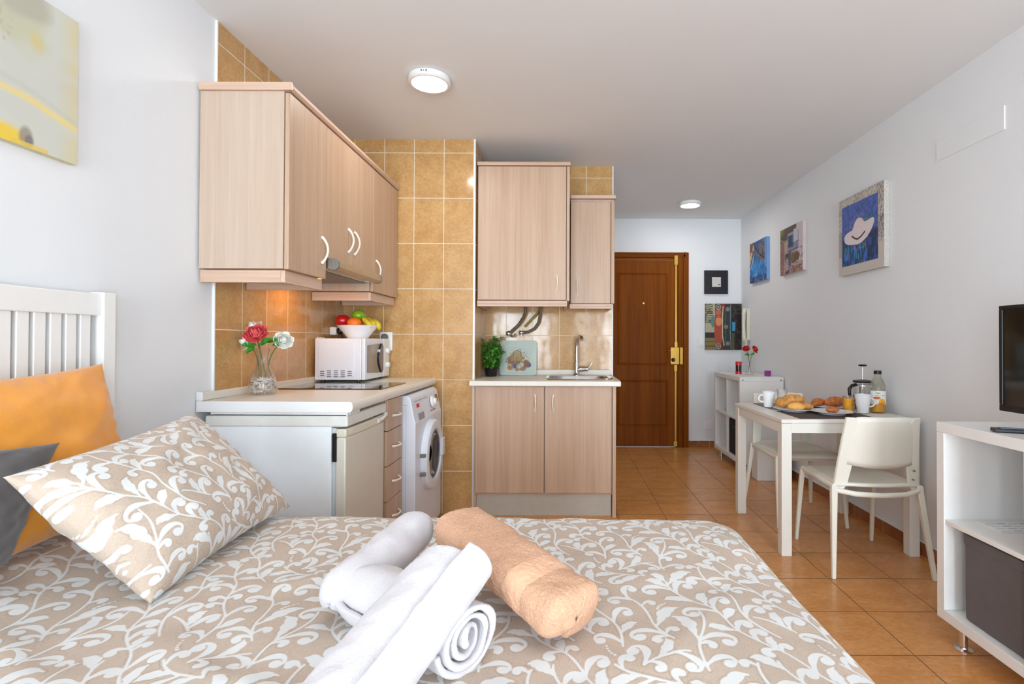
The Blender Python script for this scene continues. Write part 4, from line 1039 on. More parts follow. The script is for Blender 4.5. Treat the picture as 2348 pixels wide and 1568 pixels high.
for cx, cy_, r_ in ((.36, .93, .075), (.36, .08, .075), (.62, .88, .055), (.62, .14, .055), (.575, .5, .05)):
    P.ell(cx, cy_, r_, r_ * .8, (196, 190, 170), 1, .08); P.ell(cx, cy_, r_ * .8, r_ * .64, (70, 56, 50), 1, .08); P.ell(cx, cy_, r_ * .45, r_ * .36, (170, 164, 160), .9, .2)
P.rect(.735, 1, 0, 1, (34, 24, 24)); P.speck((P.U > .74) * 1.0, (74, 66, 56), 24, .2, .6, 3); P.rect(.74, .83, .41, .60, (64, 160, 206)); P.speck(((P.U > .74) & (P.U < .83) & (P.V > .41) & (P.V < .6)) * 1.0, (30, 110, 160), 50, .3, .7, 2); P.rect(.735, .80, 0, .36, (92, 84, 54), .8)
picture_sheet('printed_face', P, (1.562, YB - .0215, 1.064), (.396, 0, 0), (0, 0, .507), M_paint, t)

t = thing('intercom', 'cream intercom handset with coiled cord on the right wall by the car picture', 'intercom', (XR, 5.45, 1.14))
M_cream = plain('cream_plastic', (220, 214, 196), .45)
obj('base', MB().box(XR - .035, XR - .001, 5.41, 5.50, 1.17, 1.50), M_cream, t, bevel=.006)
obj('handset', MB().tube([(XR - .045, 5.44, 1.50), (XR - .06, 5.44, 1.46), (XR - .062, 5.44, 1.33), (XR - .06, 5.44, 1.20), (XR - .045, 5.44, 1.165)], [.024, .022, .016, .022, .024], 12), M_cream, t, smooth=60)
pts = [(XR - .045 + .016 * math.cos(k * 1.1), 5.42 + .016 * math.sin(k * 1.1), 1.20 - .0022 * k + (.0 if k < 40 else .0044 * (k - 40))) for k in range(64)]
obj('coiled_cord', MB().tube(pts, .004, 6), M_cream, t, smooth=60)
t = thing('light_switch', 'white light switch on the back wall left of the car picture', 'light switch', (1.505, YB, 1.11))
obj('switch_plate', MB().box(1.485, 1.555, YB - .010, YB - .001, 1.108, 1.182), M_white_pl, t, bevel=.002)
obj('rocker', MB().box(1.50, 1.54, YB - .014, YB - .010, 1.12, 1.17), M_white_pl, t, bevel=.002)
t = thing('power_outlet', 'white socket low on the back wall beside the bookcase', 'power outlet', (1.60, YB, .43))
obj('socket_plate', MB().box(1.56, 1.64, YB - .010, YB - .001, .20, .28), M_white_pl, t, bevel=.002)
# ------------------------------------------------------------------ dining table and chairs
TBX0, TBX1, TBY0, TBY1, TBZ = 1.182, 1.925, 2.80, 3.55, .735
T = thing('dining_table', 'square white dining table laid for breakfast against the right wall', 'table', (1.55, 3.17, 0))
obj('tabletop', MB().box(TBX0 - .003, TBX1 + .003, TBY0 - .004, TBY1 + .004, TBZ - .020, TBZ), M_table, T, bevel=.002)
L_ = .055
for x in (TBX0, TBX1 - L_):
    for y in (TBY0, TBY1 - L_): obj('leg', MB().box(x, x + L_, y, y + L_, 0, TBZ - .022), M_table, T, bevel=.003)
for a in ((TBX0 + L_, TBX1 - L_, TBY0 + .004, TBY0 + .022), (TBX0 + L_, TBX1 - L_, TBY1 - .022, TBY1 - .004), (TBX0 + .004, TBX0 + .022, TBY0 + L_, TBY1 - L_), (TBX1 - .022, TBX1 - .004, TBY0 + L_, TBY1 - L_)):
    obj('apron', MB().box(*a, TBZ - .075, TBZ - .021), M_table, T, bevel=.002)

def make_chair(label):
    """seen from behind: local +y is the way the sitter faces"""
    t = thing('chair', label, 'chair', (0, 0, 0), 'white dining chairs')
    # seat: shallow dished shell with rounded corners
    def seatf(z0):
        def f(u, v):
            y = -.205 + .43 * v
            hw = (.205 - .010 * v) * (1 - .10 * max(0, (v - .85) / .15) ** 2 - .06 * max(0, (.12 - v) / .12) ** 2)
            x = (2 * u - 1) * hw
            z = z0 - .010 * (1 - (2 * u - 1) ** 2) * math.sin(math.pi * min(1, v * 1.02)) - .022 * max(0, (v - .86) / .14) ** 2 - .010 * (abs(2 * u - 1) ** 8)
            return (x, y - (.035 * (1 - (2 * u - 1) ** 2) * (1 - v) ** 6), z)
        return f
    mb = MB(); n = 16
    mb.grid(seatf(.447), n, n)
    obj('seat', mb, M_chair, t, smooth=60, solid=.014)
    # frame under the seat
    mb = MB()
    for s in (-1, 1): mb.tube([(s * .205, -.20, .43), (s * .203, .0, .43), (s * .196, .20, .425)], .013, 10, flat=1.3)
    mb.tube([(-.205, -.20, .415), (-.12, -.235, .405), (0, -.248, .402), (.12, -.235, .405), (.205, -.20, .415)], .011, 10, flat=1.2)
    mb.tube([(-.196, .195, .418), (0, .20, .415), (.196, .195, .418)], .010, 10)
    obj('seat_frame', mb, M_chair, t, smooth=60)
    for s in (-1, 1):
        obj('leg', MB().tube([(s * .200, .195, .425), (s * .203, .205, .36), (s * .214, .25, .0)], [.0165, .0175, .0125], 4, up=(1, 1, 0)), M_chair, t, bevel=.004, smooth=40)
        obj('leg', MB().tube([(s * .207, -.195, .44), (s * .209, -.198, .40), (s * .240, -.262, .0)], [.020, .021, .0135], 4, up=(1, 1, 0)), M_chair, t, bevel=.004, smooth=40)
        # wide flat upright that leans back and wraps the shell
        def up(s=s):
            rings = []
            for z, y, w_ in ((.405, -.190, .020), (.45, -.196, .030), (.55, -.212, .034), (.68, -.236, .032), (.755, -.252, .028), (.785, -.259, .020)):
                xo = .212 - .035 * (z - .405) / .38
                xc = s * (xo - w_)
                rings.append([(xc - s * w_, y - .010 - .006, z), (xc + s * w_ * .9, y - .004, z), (xc + s * w_, y + .012, z), (xc + s * w_ * .2, y + .012, z), (xc - s * w_, y + .000, z)])
            return MB().ring_loft(rings)
        obj('back_upright', up(), M_chair, t, bevel=.003, smooth=40)
    def backf(u, v):
        s = 2 * u - 1; z = .552 + .238 * v
        z += (-.018 * (1 - s * s)) * (1 - v) 
        hw = .186 - .035 * (z - .405) / .38
        k = max(0, (v - .80) / .20); hw *= 1 - .045 * k ** 2
        y = -.211 - (z - .55) * .185 - .040 * (1 - s * s)
        return (s * hw, y, z - .012 * abs(s) ** 10 * k)
    mb = MB().grid(backf, 18, 10)
    obj('backrest', mb, M_chair, t, smooth=60, solid=.010)
    mb = MB()
    for z in (.475, .52): mb.cyl((.165, -.222 - (z - .47) * .2, z), (.165, -.210 - (z - .47) * .2, z), .004, n=10)
    obj('screw', mb, M_grey_pl, t)
    return t
ch = make_chair('white plastic dining chair with its curved back to the camera, near side of the table')
ch.location = (1.575, 2.790, 0); ch.rotation_euler = (0, 0, math.radians(-2.5))
copy_thing(ch, (1.548, 3.47, 0), math.radians(181), 'white plastic dining chair facing the camera, tucked under the far side of the table')

# ------------------------------------------------------------------ cube shelf units
def shelf_unit(name, label, cat, x0, x1, y0, y1, z0, z1, legs=True):
    t = thing(name, label, cat, ((x0 + x1) / 2, (y0 + y1) / 2, 0))
    o, i_ = .038, .016
    obj('top_panel', MB().box(x0, x1, y0, y1, z1 - o, z1), M_furn, t, bevel=.0015)
    obj('bottom_panel', MB().box(x0, x1, y0, y1, z0, z0 + o), M_furn, t, bevel=.0015)
    for a in (y0, y1 - o): obj('side_panel', MB().box(x0, x1, a, a + o, z0 + o + .0005, z1 - o - .0005), M_furn, t, bevel=.0015)
    ym, zm = (y0 + y1) / 2, (z0 + z1) / 2
    obj('divider', MB().box(x0 + .004, x1 - .002, ym - i_ / 2, ym + i_ / 2, z0 + o, z1 - o), M_furn, t, bevel=.001)
    for a, b_ in ((y0 + o, ym - i_ / 2), (ym + i_ / 2, y1 - o)): obj('shelf', MB().box(x0 + .004, x1 - .002, a, b_, zm - i_ / 2, zm + i_ / 2), M_furn, t, bevel=.001)
    for x in (x0 + .055, x1 - .06):
        for y in (y0 + .05, y1 - .06):
            obj('leg', MB().lathe([(.030, 0), (.030, .005), (.014, .008), (.0135, z0 - .004), (.024, z0 - .003), (.024, z0)], (x, y, 0), 24), M_chrome, t, smooth=30)
    return t, zm + i_ / 2
K1, z1s = shelf_unit('bookcase', 'white four-cube bookcase on chrome legs in the far right corner', 'bookcase', 1.562, 1.950, 4.577, 5.345, .072, .842)
obj('cam_screw', MB().cyl((1.59, 4.574, .815), (1.59, 4.578, .815), .006, n=10).cyl((1.925, 4.574, .815), (1.925, 4.578, .815), .006, n=10), M_grey_pl, K1)
K2, z2s = shelf_unit('tv_stand', 'white four-cube shelf unit on chrome legs carrying the television', 'tv stand', 1.452, 1.842, 1.25, 2.018, .098, .845)
# contents
M_blackfab = plain('black_fabric', (34, 33, 38), .8, bump=.4, bump_scale=500)
M_greyfab = plain('grey_felt', (104, 98, 98), .85, bump=.5, bump_scale=350)
t = thing('storage_box', 'black fabric storage box in the lower near cube of the far bookcase', 'storage box', (1.75, 4.78, .112))
obj('body', MB().box(1.585, 1.94, 4.622, 4.945, .112, .435), M_blackfab, t, bevel=.008)
obj('handle', MB().box(1.580, 1.586, 4.74, 4.83, .36, .385), M_black_pl, t, bevel=.003)
t = thing('storage_box', 'dark grey felt storage box in the lower cube below the television', 'storage box', (1.65, 1.80, .137))
obj('body', MB().box(1.480, 1.82, 1.652, 1.918, .137, .452), M_greyfab, t, bevel=.012, segs=3)
obj('rim', MB().box(1.476, 1.482, 1.655, 1.915, .415, .450), M_greyfab, t, bevel=.003)
# white box on the floor below the table
one('storage_box', MB().box(1.622, 1.90, 4.32, 4.46, 0, .268), M_furn, 'plain white box standing on the floor behind the table by the wall', 'box', bevel=.004)
# leaflet and candle in the cube
t = thing('leaflet', 'printed white leaflet lying in the upper cube below the television', 'leaflet', (1.66, 1.86, z2s))
obj('sheet', MB().box(1.55, 1.82, 1.84, 1.95, z2s + .0005, z2s + .0025), plain('paper', (238, 238, 236), .6), t)
mb = MB()
for k in range(6):
    for j in range(4): mb.box(1.565 + k * .042, 1.597 + k * .042, 1.85 + j * .024, 1.852 + j * .024 + .004 * (k % 2), z2s + .0025, z2s + .0029)
obj('print_lines', mb, plain('pale_print', (170, 170, 186), .6), t)
t = thing('candle', 'red candle in a clear glass in the upper cube below the television', 'candle', (1.60, 1.73, z2s))
cx_, cy_ = 1.590, 1.722
obj('glass', MB().lathe([(.001, .001), (.030, .001), (.034, .006), (.042, .095), (.0405, .095), (.0325, .010), (.001, .008)], (cx_, cy_, z2s), 32, cap=False), M_glass, t, smooth=40)
obj('wax', MB().lathe([(.001, .0085), (.032, .0105), (.0385, .072), (.001, .070)], (cx_, cy_, z2s), 28, cap=False), plain('red_wax', (196, 34, 44), .4), t, smooth=40)
obj('wick', MB().cyl((cx_, cy_, z2s + .07), (cx_, cy_, z2s + .082), .001, n=6), M_black_pl, t)
# television
t = thing('television', 'black flat television on the white unit at the right edge', 'television', (1.66, 1.57, .845))
obj('casing', MB().box(1.632, 1.665, 1.20, 1.930, .900, 1.288), M_black_pl, t, bevel=.004)
obj('bezel', MB().box(1.622, 1.6325, 1.20, 1.930, .900, .922).box(1.622, 1.6325, 1.20, 1.930, 1.274, 1.288).box(1.622, 1.6325, 1.20, 1.214, .922, 1.274).box(1.622, 1.6325, 1.916, 1.930, .922, 1.274), M_black_pl, t, bevel=.002)
obj('screen', MB().box(1.627, 1.6325, 1.213, 1.917, .921, 1.275), plain('tv_screen', (16, 13, 13), .08, coat=.3), t)
obj('stand_neck', MB().box(1.642, 1.662, 1.50, 1.63, .856, .93), M_black_pl, t, bevel=.003)
obj('stand_foot', MB().box(1.555, 1.755, 1.42, 1.71, .8455, .857), M_black_pl, t, bevel=.005)
t = thing('remote_control', 'black remote control lying on the white unit below the television', 'remote control', (1.55, 1.77, .846))
rc = MB().box(-.02, .02, -.07, .07, 0, .014).xf(Matrix.Translation((1.545, 1.765, .8455)) @ Matrix.Rotation(math.radians(70), 4, 'Z'))
obj('body', rc, M_black_pl, t, bevel=.004)
obj('button', MB().box(-.012, .012, -.055, .05, .014, .0155).xf(Matrix.Translation((1.545, 1.765, .8455)) @ Matrix.Rotation(math.radians(70), 4, 'Z')), plain('blue_grey_button', (120, 130, 160), .4), t)

# ------------------------------------------------------------------ flowers, leaves
def rose(mb, c, r, axis=(0, 0, 1), seed=0, layers=5, openness=1.0):
    """layered cupped petals around an axis"""
    rnd = random.Random(seed); s0 = len(mb.v)
    mb.sphere((0, 0, r * .25), r * .32, (1, 1, 1.3), 10, 8)
    for L in range(layers):
        k = (L + 1) / layers; npet = 3 + L
        for p in range(npet):
            a0 = 2 * math.pi * (p + .5 * (L % 2)) / npet + rnd.uniform(-.15, .15)
            w = 2.6 / npet * 1.35; hgt = r * (1.05 - .30 * k) * rnd.uniform(.9, 1.1); rr_ = r * (.20 + .66 * k); lean = (.0 + .42 * k ** 3) * openness
            ph = rnd.random() * 6
            def f(u, v, a0=a0, w=w, hgt=hgt, rr_=rr_, lean=lean, ph=ph, k=k):
                s = 2 * u - 1
                ww = w * math.sin(math.pi * (.12 + .80 * v)) ** .6
                a = a0 + s * ww
                rad = rr_ * (math.sin(min(1, v * 1.5 + .12) * math.pi / 2)) + lean * r * .5 * v ** 2.4 + .03 * r * math.sin(4 * s + ph) * v - .22 * r * v ** 3 * (1 - k)
                z = -r * .35 * k + hgt * v * (1 - .18 * s * s) - lean * r * .35 * v ** 3
                return (rad * math.cos(a), rad * math.sin(a), z)
            mb.grid(f, 6, 6)
    q = Vector((0, 0, 1)).rotation_difference(Vector(axis).normalized()).to_matrix().to_4x4()
    mb.xf(Matrix.Translation(c) @ q, s0)
    return mb
def leaf(mb, base, d, L, w, up=(0, 0, 1), curl=.25, n=6):
    base, d, up = Vector(base), Vector(d).normalized(), Vector(up)
    side = d.cross(up); 
    if side.length < .05: side = d.cross(Vector((1, 0, 0)))
    side.normalize(); nn = side.cross(d)
    def f(u, v):
        s = 2 * u - 1; ww = w / 2 * math.sin(math.pi * min(.98, v * .92 + .05)) ** .9 * (1 - .25 * v)
        return base + d * (L * v) + side * (s * ww) + nn * (abs(s) * ww * .35 - curl * L * v * v)
    return mb.grid(f, 4, n)
M_leaf = plain('leaf_green', (60, 140, 40), .5, noise_amt=.35, noise_scale=60)
M_leaf_d = plain('leaf_dark_green', (84, 146, 50), .5, noise_amt=.4, noise_scale=60)
M_stem = plain('stem_green', (86, 104, 52), .6, noise_amt=.2)
M_coral = plain('coral_petal', (240, 96, 100), .6, noise_amt=.2, noise_scale=40, sss=.1)
M_wpetal = plain('white_petal', (246, 246, 236), .6, noise_amt=.04, sss=.1)
M_redp = plain('red_petal', (205, 48, 48), .6, noise_amt=.25, noise_scale=50)

# vase with peonies on the worktop
vx, vy = -1.370, 2.375
V = thing('vase', 'clear glass carafe vase filled with pebbles on the near end of the left worktop', 'vase', (vx, vy, CT))
prof = [(.001, .001), (.050, .001), (.057, .006), (.0585, .030), (.057, .060), (.046, .090), (.032, .120), (.026, .145), (.026, .165), (.032, .190), (.037, .208)]
inner = [(r - .0025, z) for r, z in prof[::-1][:-1]] + [(.001, .005)]
obj('glass_body', MB().lathe(prof + inner, (vx, vy, CT), 40, cap=False), M_glass, V, smooth=60)
mb = MB(); rnd = random.Random(2); mb2 = MB()
for k in range(430):
    z = rnd.uniform(.008, .078); R_ = np.interp(z, [0, .006, .03, .06, .09], [.046, .052, .053, .050, .038]) 
    a = rnd.random() * 6.28; r_ = R_ * math.sqrt(rnd.uniform(.25, .97)); s = rnd.uniform(.0028, .0052)
    m_ = mb if rnd.random() < .86 else mb2
    m_.sphere((vx + r_ * math.cos(a), vy + r_ * math.sin(a), CT + z), s, (rnd.uniform(.7, 1.2), rnd.uniform(.7, 1.2), rnd.uniform(.6, 1)), 6, 4)
pb = obj('pebbles', mb, plain('white_pebble', (232, 228, 220), .5, noise_amt=.08), V, smooth=60); pb['kind'] = 'stuff'
pb = obj('dark_pebbles', mb2, plain('brown_pebble', (160, 136, 122), .5, noise_amt=.4), V, smooth=60); pb['kind'] = 'stuff'
def flower(name, label, head, base, r, mat, axis, seed, leaves=(), group=None, layers=5, neck=None):
    t = thing(name, label, 'flower', base)
    if group: t['group'] = group
    h = Vector(head); b_ = Vector(base); mid = Vector(neck) if neck else b_.lerp(h, .6) 
    pts = []
    for k in range(9):
        s = k / 8; pts.append(b_ * (1 - s) ** 2 + mid * 2 * s * (1 - s) + h * s * s)
    obj('stem', MB().tube(pts, .0028, 7), M_stem, t, smooth=60)
    obj('blossom', rose(MB(), head, r, axis, seed, layers), mat, t, smooth=70, recalc=False)
    for lb, ld, LL, lw in leaves: obj('leaf', leaf(MB(), lb, ld, LL, lw, up=(0, -.85, .5)), M_leaf, t, smooth=60, recalc=False)
    return t
nk = (vx, vy, CT + .17)
flower('peony', 'large coral pink peony in the glass vase on the worktop', (vx - .012, vy - .035, CT + .272), (vx + .015, vy, CT + .05), .050, M_coral, (.15, -.75, .6), 3, [((vx - .012, vy - .03, CT + .225), (-.85, -.35, .10), .062, .040), ((vx + .008, vy - .035, CT + .225), (.75, -.4, .45), .070, .044), ((vx + .03, vy - .02, CT + .238), (.9, -.3, .30), .06, .032), ((vx - .02, vy - .03, CT + .215), (-.4, -.5, -.35), .045, .03)], neck=nk, layers=5)
flower('peony', 'white peony behind the coral one, upper left in the worktop vase', (vx - .052, vy + .02, CT + .302), (vx - .02, vy + .02, CT + .055), .038, M_wpetal, (-.3, -.6, .7), 5, neck=nk)
flower('peony', 'white peony hanging low on the left of the worktop vase', (vx - .066, vy - .01, CT + .238), (vx - .02, vy - .01, CT + .05), .038, M_wpetal, (-.7, -.6, .2), 7, neck=nk)
flower('peony', 'white peony on the right side of the worktop vase', (vx + .092, vy, CT + .245), (vx + .025, vy + .01, CT + .05), .041, M_wpetal, (.6, -.7, .3), 9, [((vx + .055, vy - .01, CT + .232), (.6, -.5, -.1), .04, .032)], neck=nk)

# potted herb
hx, hy = -.520, 3.80
t = thing('potted_herb', 'green basil plant in a black pot with clear wrapping in the alcove corner', 'plant', (hx, hy, ZT))
obj('pot', MB().lathe([(.001, .0), (.036, .0), (.040, .004), (.050, .062), (.052, .064), (.048, .066), (.045, .058), (.001, .055)], (hx, hy, ZT + .001), 28, cap=False), plain('black_pot', (26, 22, 30), .25, coat=.4), t, smooth=40)
def wrapf(u, v):
    a = 2 * math.pi * u; r_ = .041 + .022 * v + .003 * math.sin(a * 11) * (.3 + v); return (hx + r_ * math.cos(a), hy + r_ * math.sin(a), ZT + .004 + .095 * v + .006 * v * math.sin(a * 7))
obj('clear_wrapping', MB().grid(wrapf, 66, 8, True), glass('cellophane', (240, 244, 244), .8), t, smooth=60, recalc=False)
rnd = random.Random(6); mb = MB(); ms = MB()
for k in range(30):
    a = rnd.random() * 6.28; r_ = .03 * math.sqrt(rnd.random()); top = (hx + .09 * math.cos(a) * rnd.uniform(.3, 1), hy + .07 * math.sin(a) * rnd.uniform(.2, 1), ZT + rnd.uniform(.16, .31))
    b_ = (hx + r_ * math.cos(a), hy + r_ * math.sin(a), ZT + .05); ms.tube([b_, tuple((Vector(b_) + Vector(top)) / 2 + Vector((0, 0, .02))), top], .0016, 5)
    for j in range(15):
        s = rnd.uniform(.15, 1); p = Vector(b_).lerp(Vector(top), s); aa = rnd.random() * 6.28
        leaf(mb, p, (math.cos(aa), math.sin(aa), rnd.uniform(-.5, .3)), rnd.uniform(.030, .046), rnd.uniform(.028, .042), curl=rnd.uniform(.1, .5), n=4)
p0 = (hx + .085, hy + .02, ZT + .285); ms.tube([(hx + .02, hy, ZT + .1), (hx + .06, hy + .01, ZT + .22), p0], .0016, 5)
for aa in range(5): leaf(mb, p0, (math.cos(aa * 1.3), math.sin(aa * 1.3), .3), .035, .028, n=4)
obj('stems', ms, M_stem, t); fo = obj('foliage', mb, M_leaf_d, t, smooth=60, recalc=False); fo['kind'] = 'stuff'

# glass chopping board
t = thing('chopping_board', 'pale green glass chopping board with a fruit basket print leaning in the alcove', 'chopping board', (-.33, 3.94, ZT))
bxa, bxb = -.478, -.196
lean = lambda z: 3.925 + .045 * z / .26
pl = rr(bxa, bxb, 0, .262, .022, 6)
mb = MB().ring_loft([[(x, lean(z), ZT + .001 + z) for x, z in pl], [(x, lean(z) + .006, ZT + .001 + z) for x, z in pl]])
obj('board', mb, plain('pale_green_glass', (190, 202, 192), .12, noise_amt=.04, coat=.5), t, bevel=.0015)
P = Paint(150, 130, (190, 202, 192), 61)
P.speck((np.hypot((P.U - .45) / .48, (P.V - .45) / .46) < 1) * (P.V > .3), (60, 80, 70), 26, .45, .9, 1); P.speck((np.hypot((P.U - .5) / .46, (P.V - .5) / .40) < 1) * 1.0, (214, 200, 160), 30, .3, .9, 2)
P.ell(.36, .46, .33, .30, (150, 112, 80), 1, .25, .25); P.ell(.48, .60, .28, .24, (168, 148, 104), .9, .3, .3); P.ell(.75, .30, .22, .20, (146, 96, 84), 1, .3, .35); P.ell(.18, .16, .12, .10, (186, 122, 60), 1, .2, .2)
P.line([(.28, .6), (.32, .82), (.45, .86), (.56, .80), (.6, .6)], .012, (90, 72, 54)); P.ell(.36, .22, .09, .10, (84, 98, 150), 1, .3, .3); P.ell(.92, .26, .07, .08, (92, 92, 120), 1, .3, .3); P.ell(.62, .30, .10, .12, (196, 196, 160), 1, .3, .3)
P.speck(np.hypot((P.U - .5) / .45, (P.V - .32) / .28) < 1, (92, 60, 52), 44, .3, .7, 3); P.ell(.45, .08, .08, .06, (168, 120, 84), 1, .2, .2); P.ell(.65, .10, .14, .06, (160, 116, 84), 1, .2, .3)
nb = P.C.shape
picture_sheet('basket_print', P, (bxa + .045, lean(.025) - .0008, ZT + .026), (.200, 0, 0), (0, lean(.215) - lean(.025), .19), M_paint, t)

# fruit bowl
bx, by, bz = -1.262, 3.20, mz1 + .001
t = thing('fruit_bowl', 'white china bowl of fruit on top of the microwave', 'bowl', (bx, by, bz))
obj('bowl_body', MB().lathe([(.001, .004), (.055, .004), (.058, 0), (.062, 0), (.064, .006), (.120, .078), (.117, .080), (.060, .012), (.001, .009)], (bx, by, bz), 48, cap=False), M_china, t, smooth=40)
def apple(name, label, c, r, mat, cat='apple', sc=(1, 1, .92), dent=True):
    t = thing(name, label, cat, (c[0], c[1], c[2] - r * .9))
    def f(d): 
        rh = math.hypot(d.x, d.y); return 1 - (.30 * math.exp(-(rh / .28) ** 2) if d.z > 0 and dent else .10 * math.exp(-(rh / .3) ** 2))
    obj('flesh', MB().sphere(c, r, sc, 28, 20, f), mat, t, smooth=True)
    obj('stalk', MB().tube([(c[0], c[1], c[2] + r * .55), (c[0] + .003, c[1], c[2] + r * 1.0)], .0013, 6), M_stem, t)
apple('apple', 'shiny red apple at the left of the fruit bowl', (-1.345, 3.175, bz + .108), .044, plain('red_apple', (186, 18, 28), .2, noise_amt=.25, noise_scale=25, coat=.4))
apple('apple', 'green apple on top of the fruit in the bowl', (-1.264, 3.215, bz + .142), .041, plain('green_apple', (124, 176, 34), .25, noise_amt=.1, coat=.3))
t = thing('orange', 'orange at the front of the fruit bowl', 'orange', (-1.262, 3.145, bz + .06))
obj('peel', MB().sphere((-1.262, 3.145, bz + .092), .041, (1.05, 1, .88), 28, 20), plain('orange_peel', (246, 128, 38), .4, noise_amt=.06, bump=.6, bump_scale=500), t, smooth=True)
M_ban = plain('banana_yellow', (214, 190, 44), .45, noise_amt=.2, noise_scale=30)
for k, (dx, dy, dz, lab) in enumerate(((0, 0, 0, 'yellow banana at the right front of the fruit bowl'), (.010, .038, .002, 'greener banana behind the front one in the fruit bowl'), (.030, .070, -.004, 'rearmost banana at the right rim of the fruit bowl'))):
    t = thing('banana', lab, 'banana', (-1.18 + dx, 3.16 + dy, bz + .07), None)
    pts = [(-1.222 + dx, 3.165 + dy, bz + .122 + dz), (-1.212 + dx, 3.16 + dy, bz + .117 + dz), (-1.195 + dx, 3.157 + dy, bz + .106 + dz), (-1.178 + dx, 3.155 + dy, bz + .088 + dz), (-1.170 + dx, 3.158 + dy, bz + .068 + dz), (-1.172 + dx, 3.162 + dy, bz + .058 + dz)]
    obj('skin', MB().tube(pts, [.005, .014, .019, .019, .014, .005], 7), M_ban, t, smooth=50)
    obj('tip', MB().sphere(pts[0], .0045), M_stem, t)

# ------------------------------------------------------------------ breakfast on the table
M_mat = plain('woven_brown_placemat', (84, 70, 62), .7, noise_amt=.25, noise_scale=300, bump=.6, bump_scale=400)
for nm, y0, y1, lab in (('placemat', 2.825, 3.13, 'dark brown woven placemat at the near side of the table'), ('placemat', 3.215, 3.515, 'dark striped placemat at the far side of the table')):
    t = thing(nm, lab, 'placemat', (1.505, (y0 + y1) / 2, TBZ))
    obj('mat', MB().box(1.292, 1.720, y0, y1, TBZ + .0006, TBZ + .003), M_mat, t)
    mb = MB()
    for k in range(14): mb.box(1.294, 1.718, y0 + .008 + k * (y1 - y0 - .016) / 14, y0 + .014 + k * (y1 - y0 - .016) / 14, TBZ + .003, TBZ + .0034)
    obj('woven_stripe', mb, plain('placemat_stripe', (60, 50, 46), .7) if y0 < 3 else plain('placemat_pale_stripe', (206, 202, 194), .7), t)
def plate(x, y, r, z, lab):
    t = thing('plate', lab, 'plate', (x, y, z))
    obj('dish', MB().lathe([(.001, .003), (r * .55, .003), (r * .58, 0), (r * .62, 0), (r * .64, .004), (r, .016), (r, .018), (r * .95, .0175), (r * .62, .008), (.001, .007)], (x, y, z), 56, cap=False), M_china, t, smooth=50)
    return t
ZP = TBZ + .0035
plate(1.392, 3.125, .115, ZP, 'white plate heaped with bread rolls at the left of the table')
plate(1.556, 3.000, .112, ZP, 'white plate with a single small pastry at the front of the table')
plate(1.690, 3.255, .125, ZP, 'white plate with croissants at the back of the table')
M_bread = plain('bread_crust', (206, 142, 70), .6, noise_amt=.3, noise_scale=50, bump=.6, bump_scale=90)
M_bread2 = plain('pale_roll_crust', (240, 176, 92), .55, noise_amt=.15, noise_scale=40, bump=.4, bump_scale=60)
M_pastry = plain('croissant_crust', (188, 104, 42), .45, noise_amt=.45, noise_scale=60, bump=1, bump_scale=120, coat=.2)
M_seed = plain('sesame_seed', (236, 214, 160), .6)
def bun(lab, c, r, sc, mat, rot=0, seeds=0, seed=0, name='bread_roll', cat='bread'):
    t = thing(name, lab, cat, (c[0], c[1], c[2] - r * sc[2]))
    def f(d): return 1 + .05 * noise.noise(d * 2.5 + Vector((seed, 0, 0))) + .02 * noise.noise(d * 9)
    mb = MB().sphere((0, 0, 0), r, sc, 28, 18, f)
    M_ = Matrix.Translation(c) @ Matrix.Rotation(math.radians(rot), 4, 'Z')
    obj('crust', mb.xf(M_), mat, t, smooth=True)
    if seeds:
        ms = MB(); rn = random.Random(seed)
        for _ in range(seeds):
            a = rn.random() * 6.28; ph = rn.uniform(.0, 1.25); d = Vector((math.sin(ph) * math.cos(a), math.sin(ph) * math.sin(a), math.cos(ph)))
            p = Vector((d.x * sc[0], d.y * sc[1], d.z * sc[2])) * r * f(Vector((d.x * sc[0], d.y * sc[1], d.z * sc[2]))) 
            s0 = len(ms.v); ms.sphere(tuple(p), .0022, (1.4, .8, .6), 6, 4)
        s = obj('seeds', ms.xf(M_), M_seed, t); s['kind'] = 'stuff'
bun('long brown bread roll at the left of the bread plate', (1.342, 3.16, ZP + .046), .05, (.75, 1.1, .62), M_bread, 25, 0, 1)
bun('seeded round roll on top of the bread plate', (1.402, 3.155, ZP + .066), .054, (1.25, 1.0, .60), M_bread, 10, 120, 2)
bun('pale golden roll at the front of the bread plate', (1.380, 3.068, ZP + .034), .040, (1.25, .9, .62), M_bread2, -10, 0, 3)
bun('brown roll at the right of the bread plate', (1.455, 3.105, ZP + .032), .040, (1.1, 1.0, .55), M_bread, 15, 0, 4)
def croissant(lab, c, L, r, rot, seed):
    t = thing('croissant', lab, 'croissant', (c[0], c[1], c[2] - r))
    pts, rs = [], []
    for k in range(15):
        s = k / 14 * 2 - 1; a = s * 1.15
        pts.append((L * .5 * math.sin(a) * 1.05, L * .35 * (1 - math.cos(a)) - .01, r * .9 * (1 - abs(s) ** 2 * .5) - r * .9))
        rs.append(r * (1.02 - .72 * abs(s) ** 1.5) * (1.0 + (.10 if k % 2 else -.06)))
    mb = MB().tube(pts, rs, 16, flat=.85, up=(0, 0, 1))
    obj('crust', mb.xf(Matrix.Translation(c) @ Matrix.Rotation(math.radians(rot), 4, 'Z')), M_pastry, t, smooth=70)
croissant('dark croissant on the left of the back plate', (1.625, 3.285, ZP + .034), .12, .028, 200, 1)
croissant('larger croissant in the middle of the back plate', (1.72, 3.265, ZP + .040), .14, .036, 175, 2)
t = thing('pastry', 'small glazed pastry on the front plate', 'pastry', (1.558, 3.0, ZP + .01))
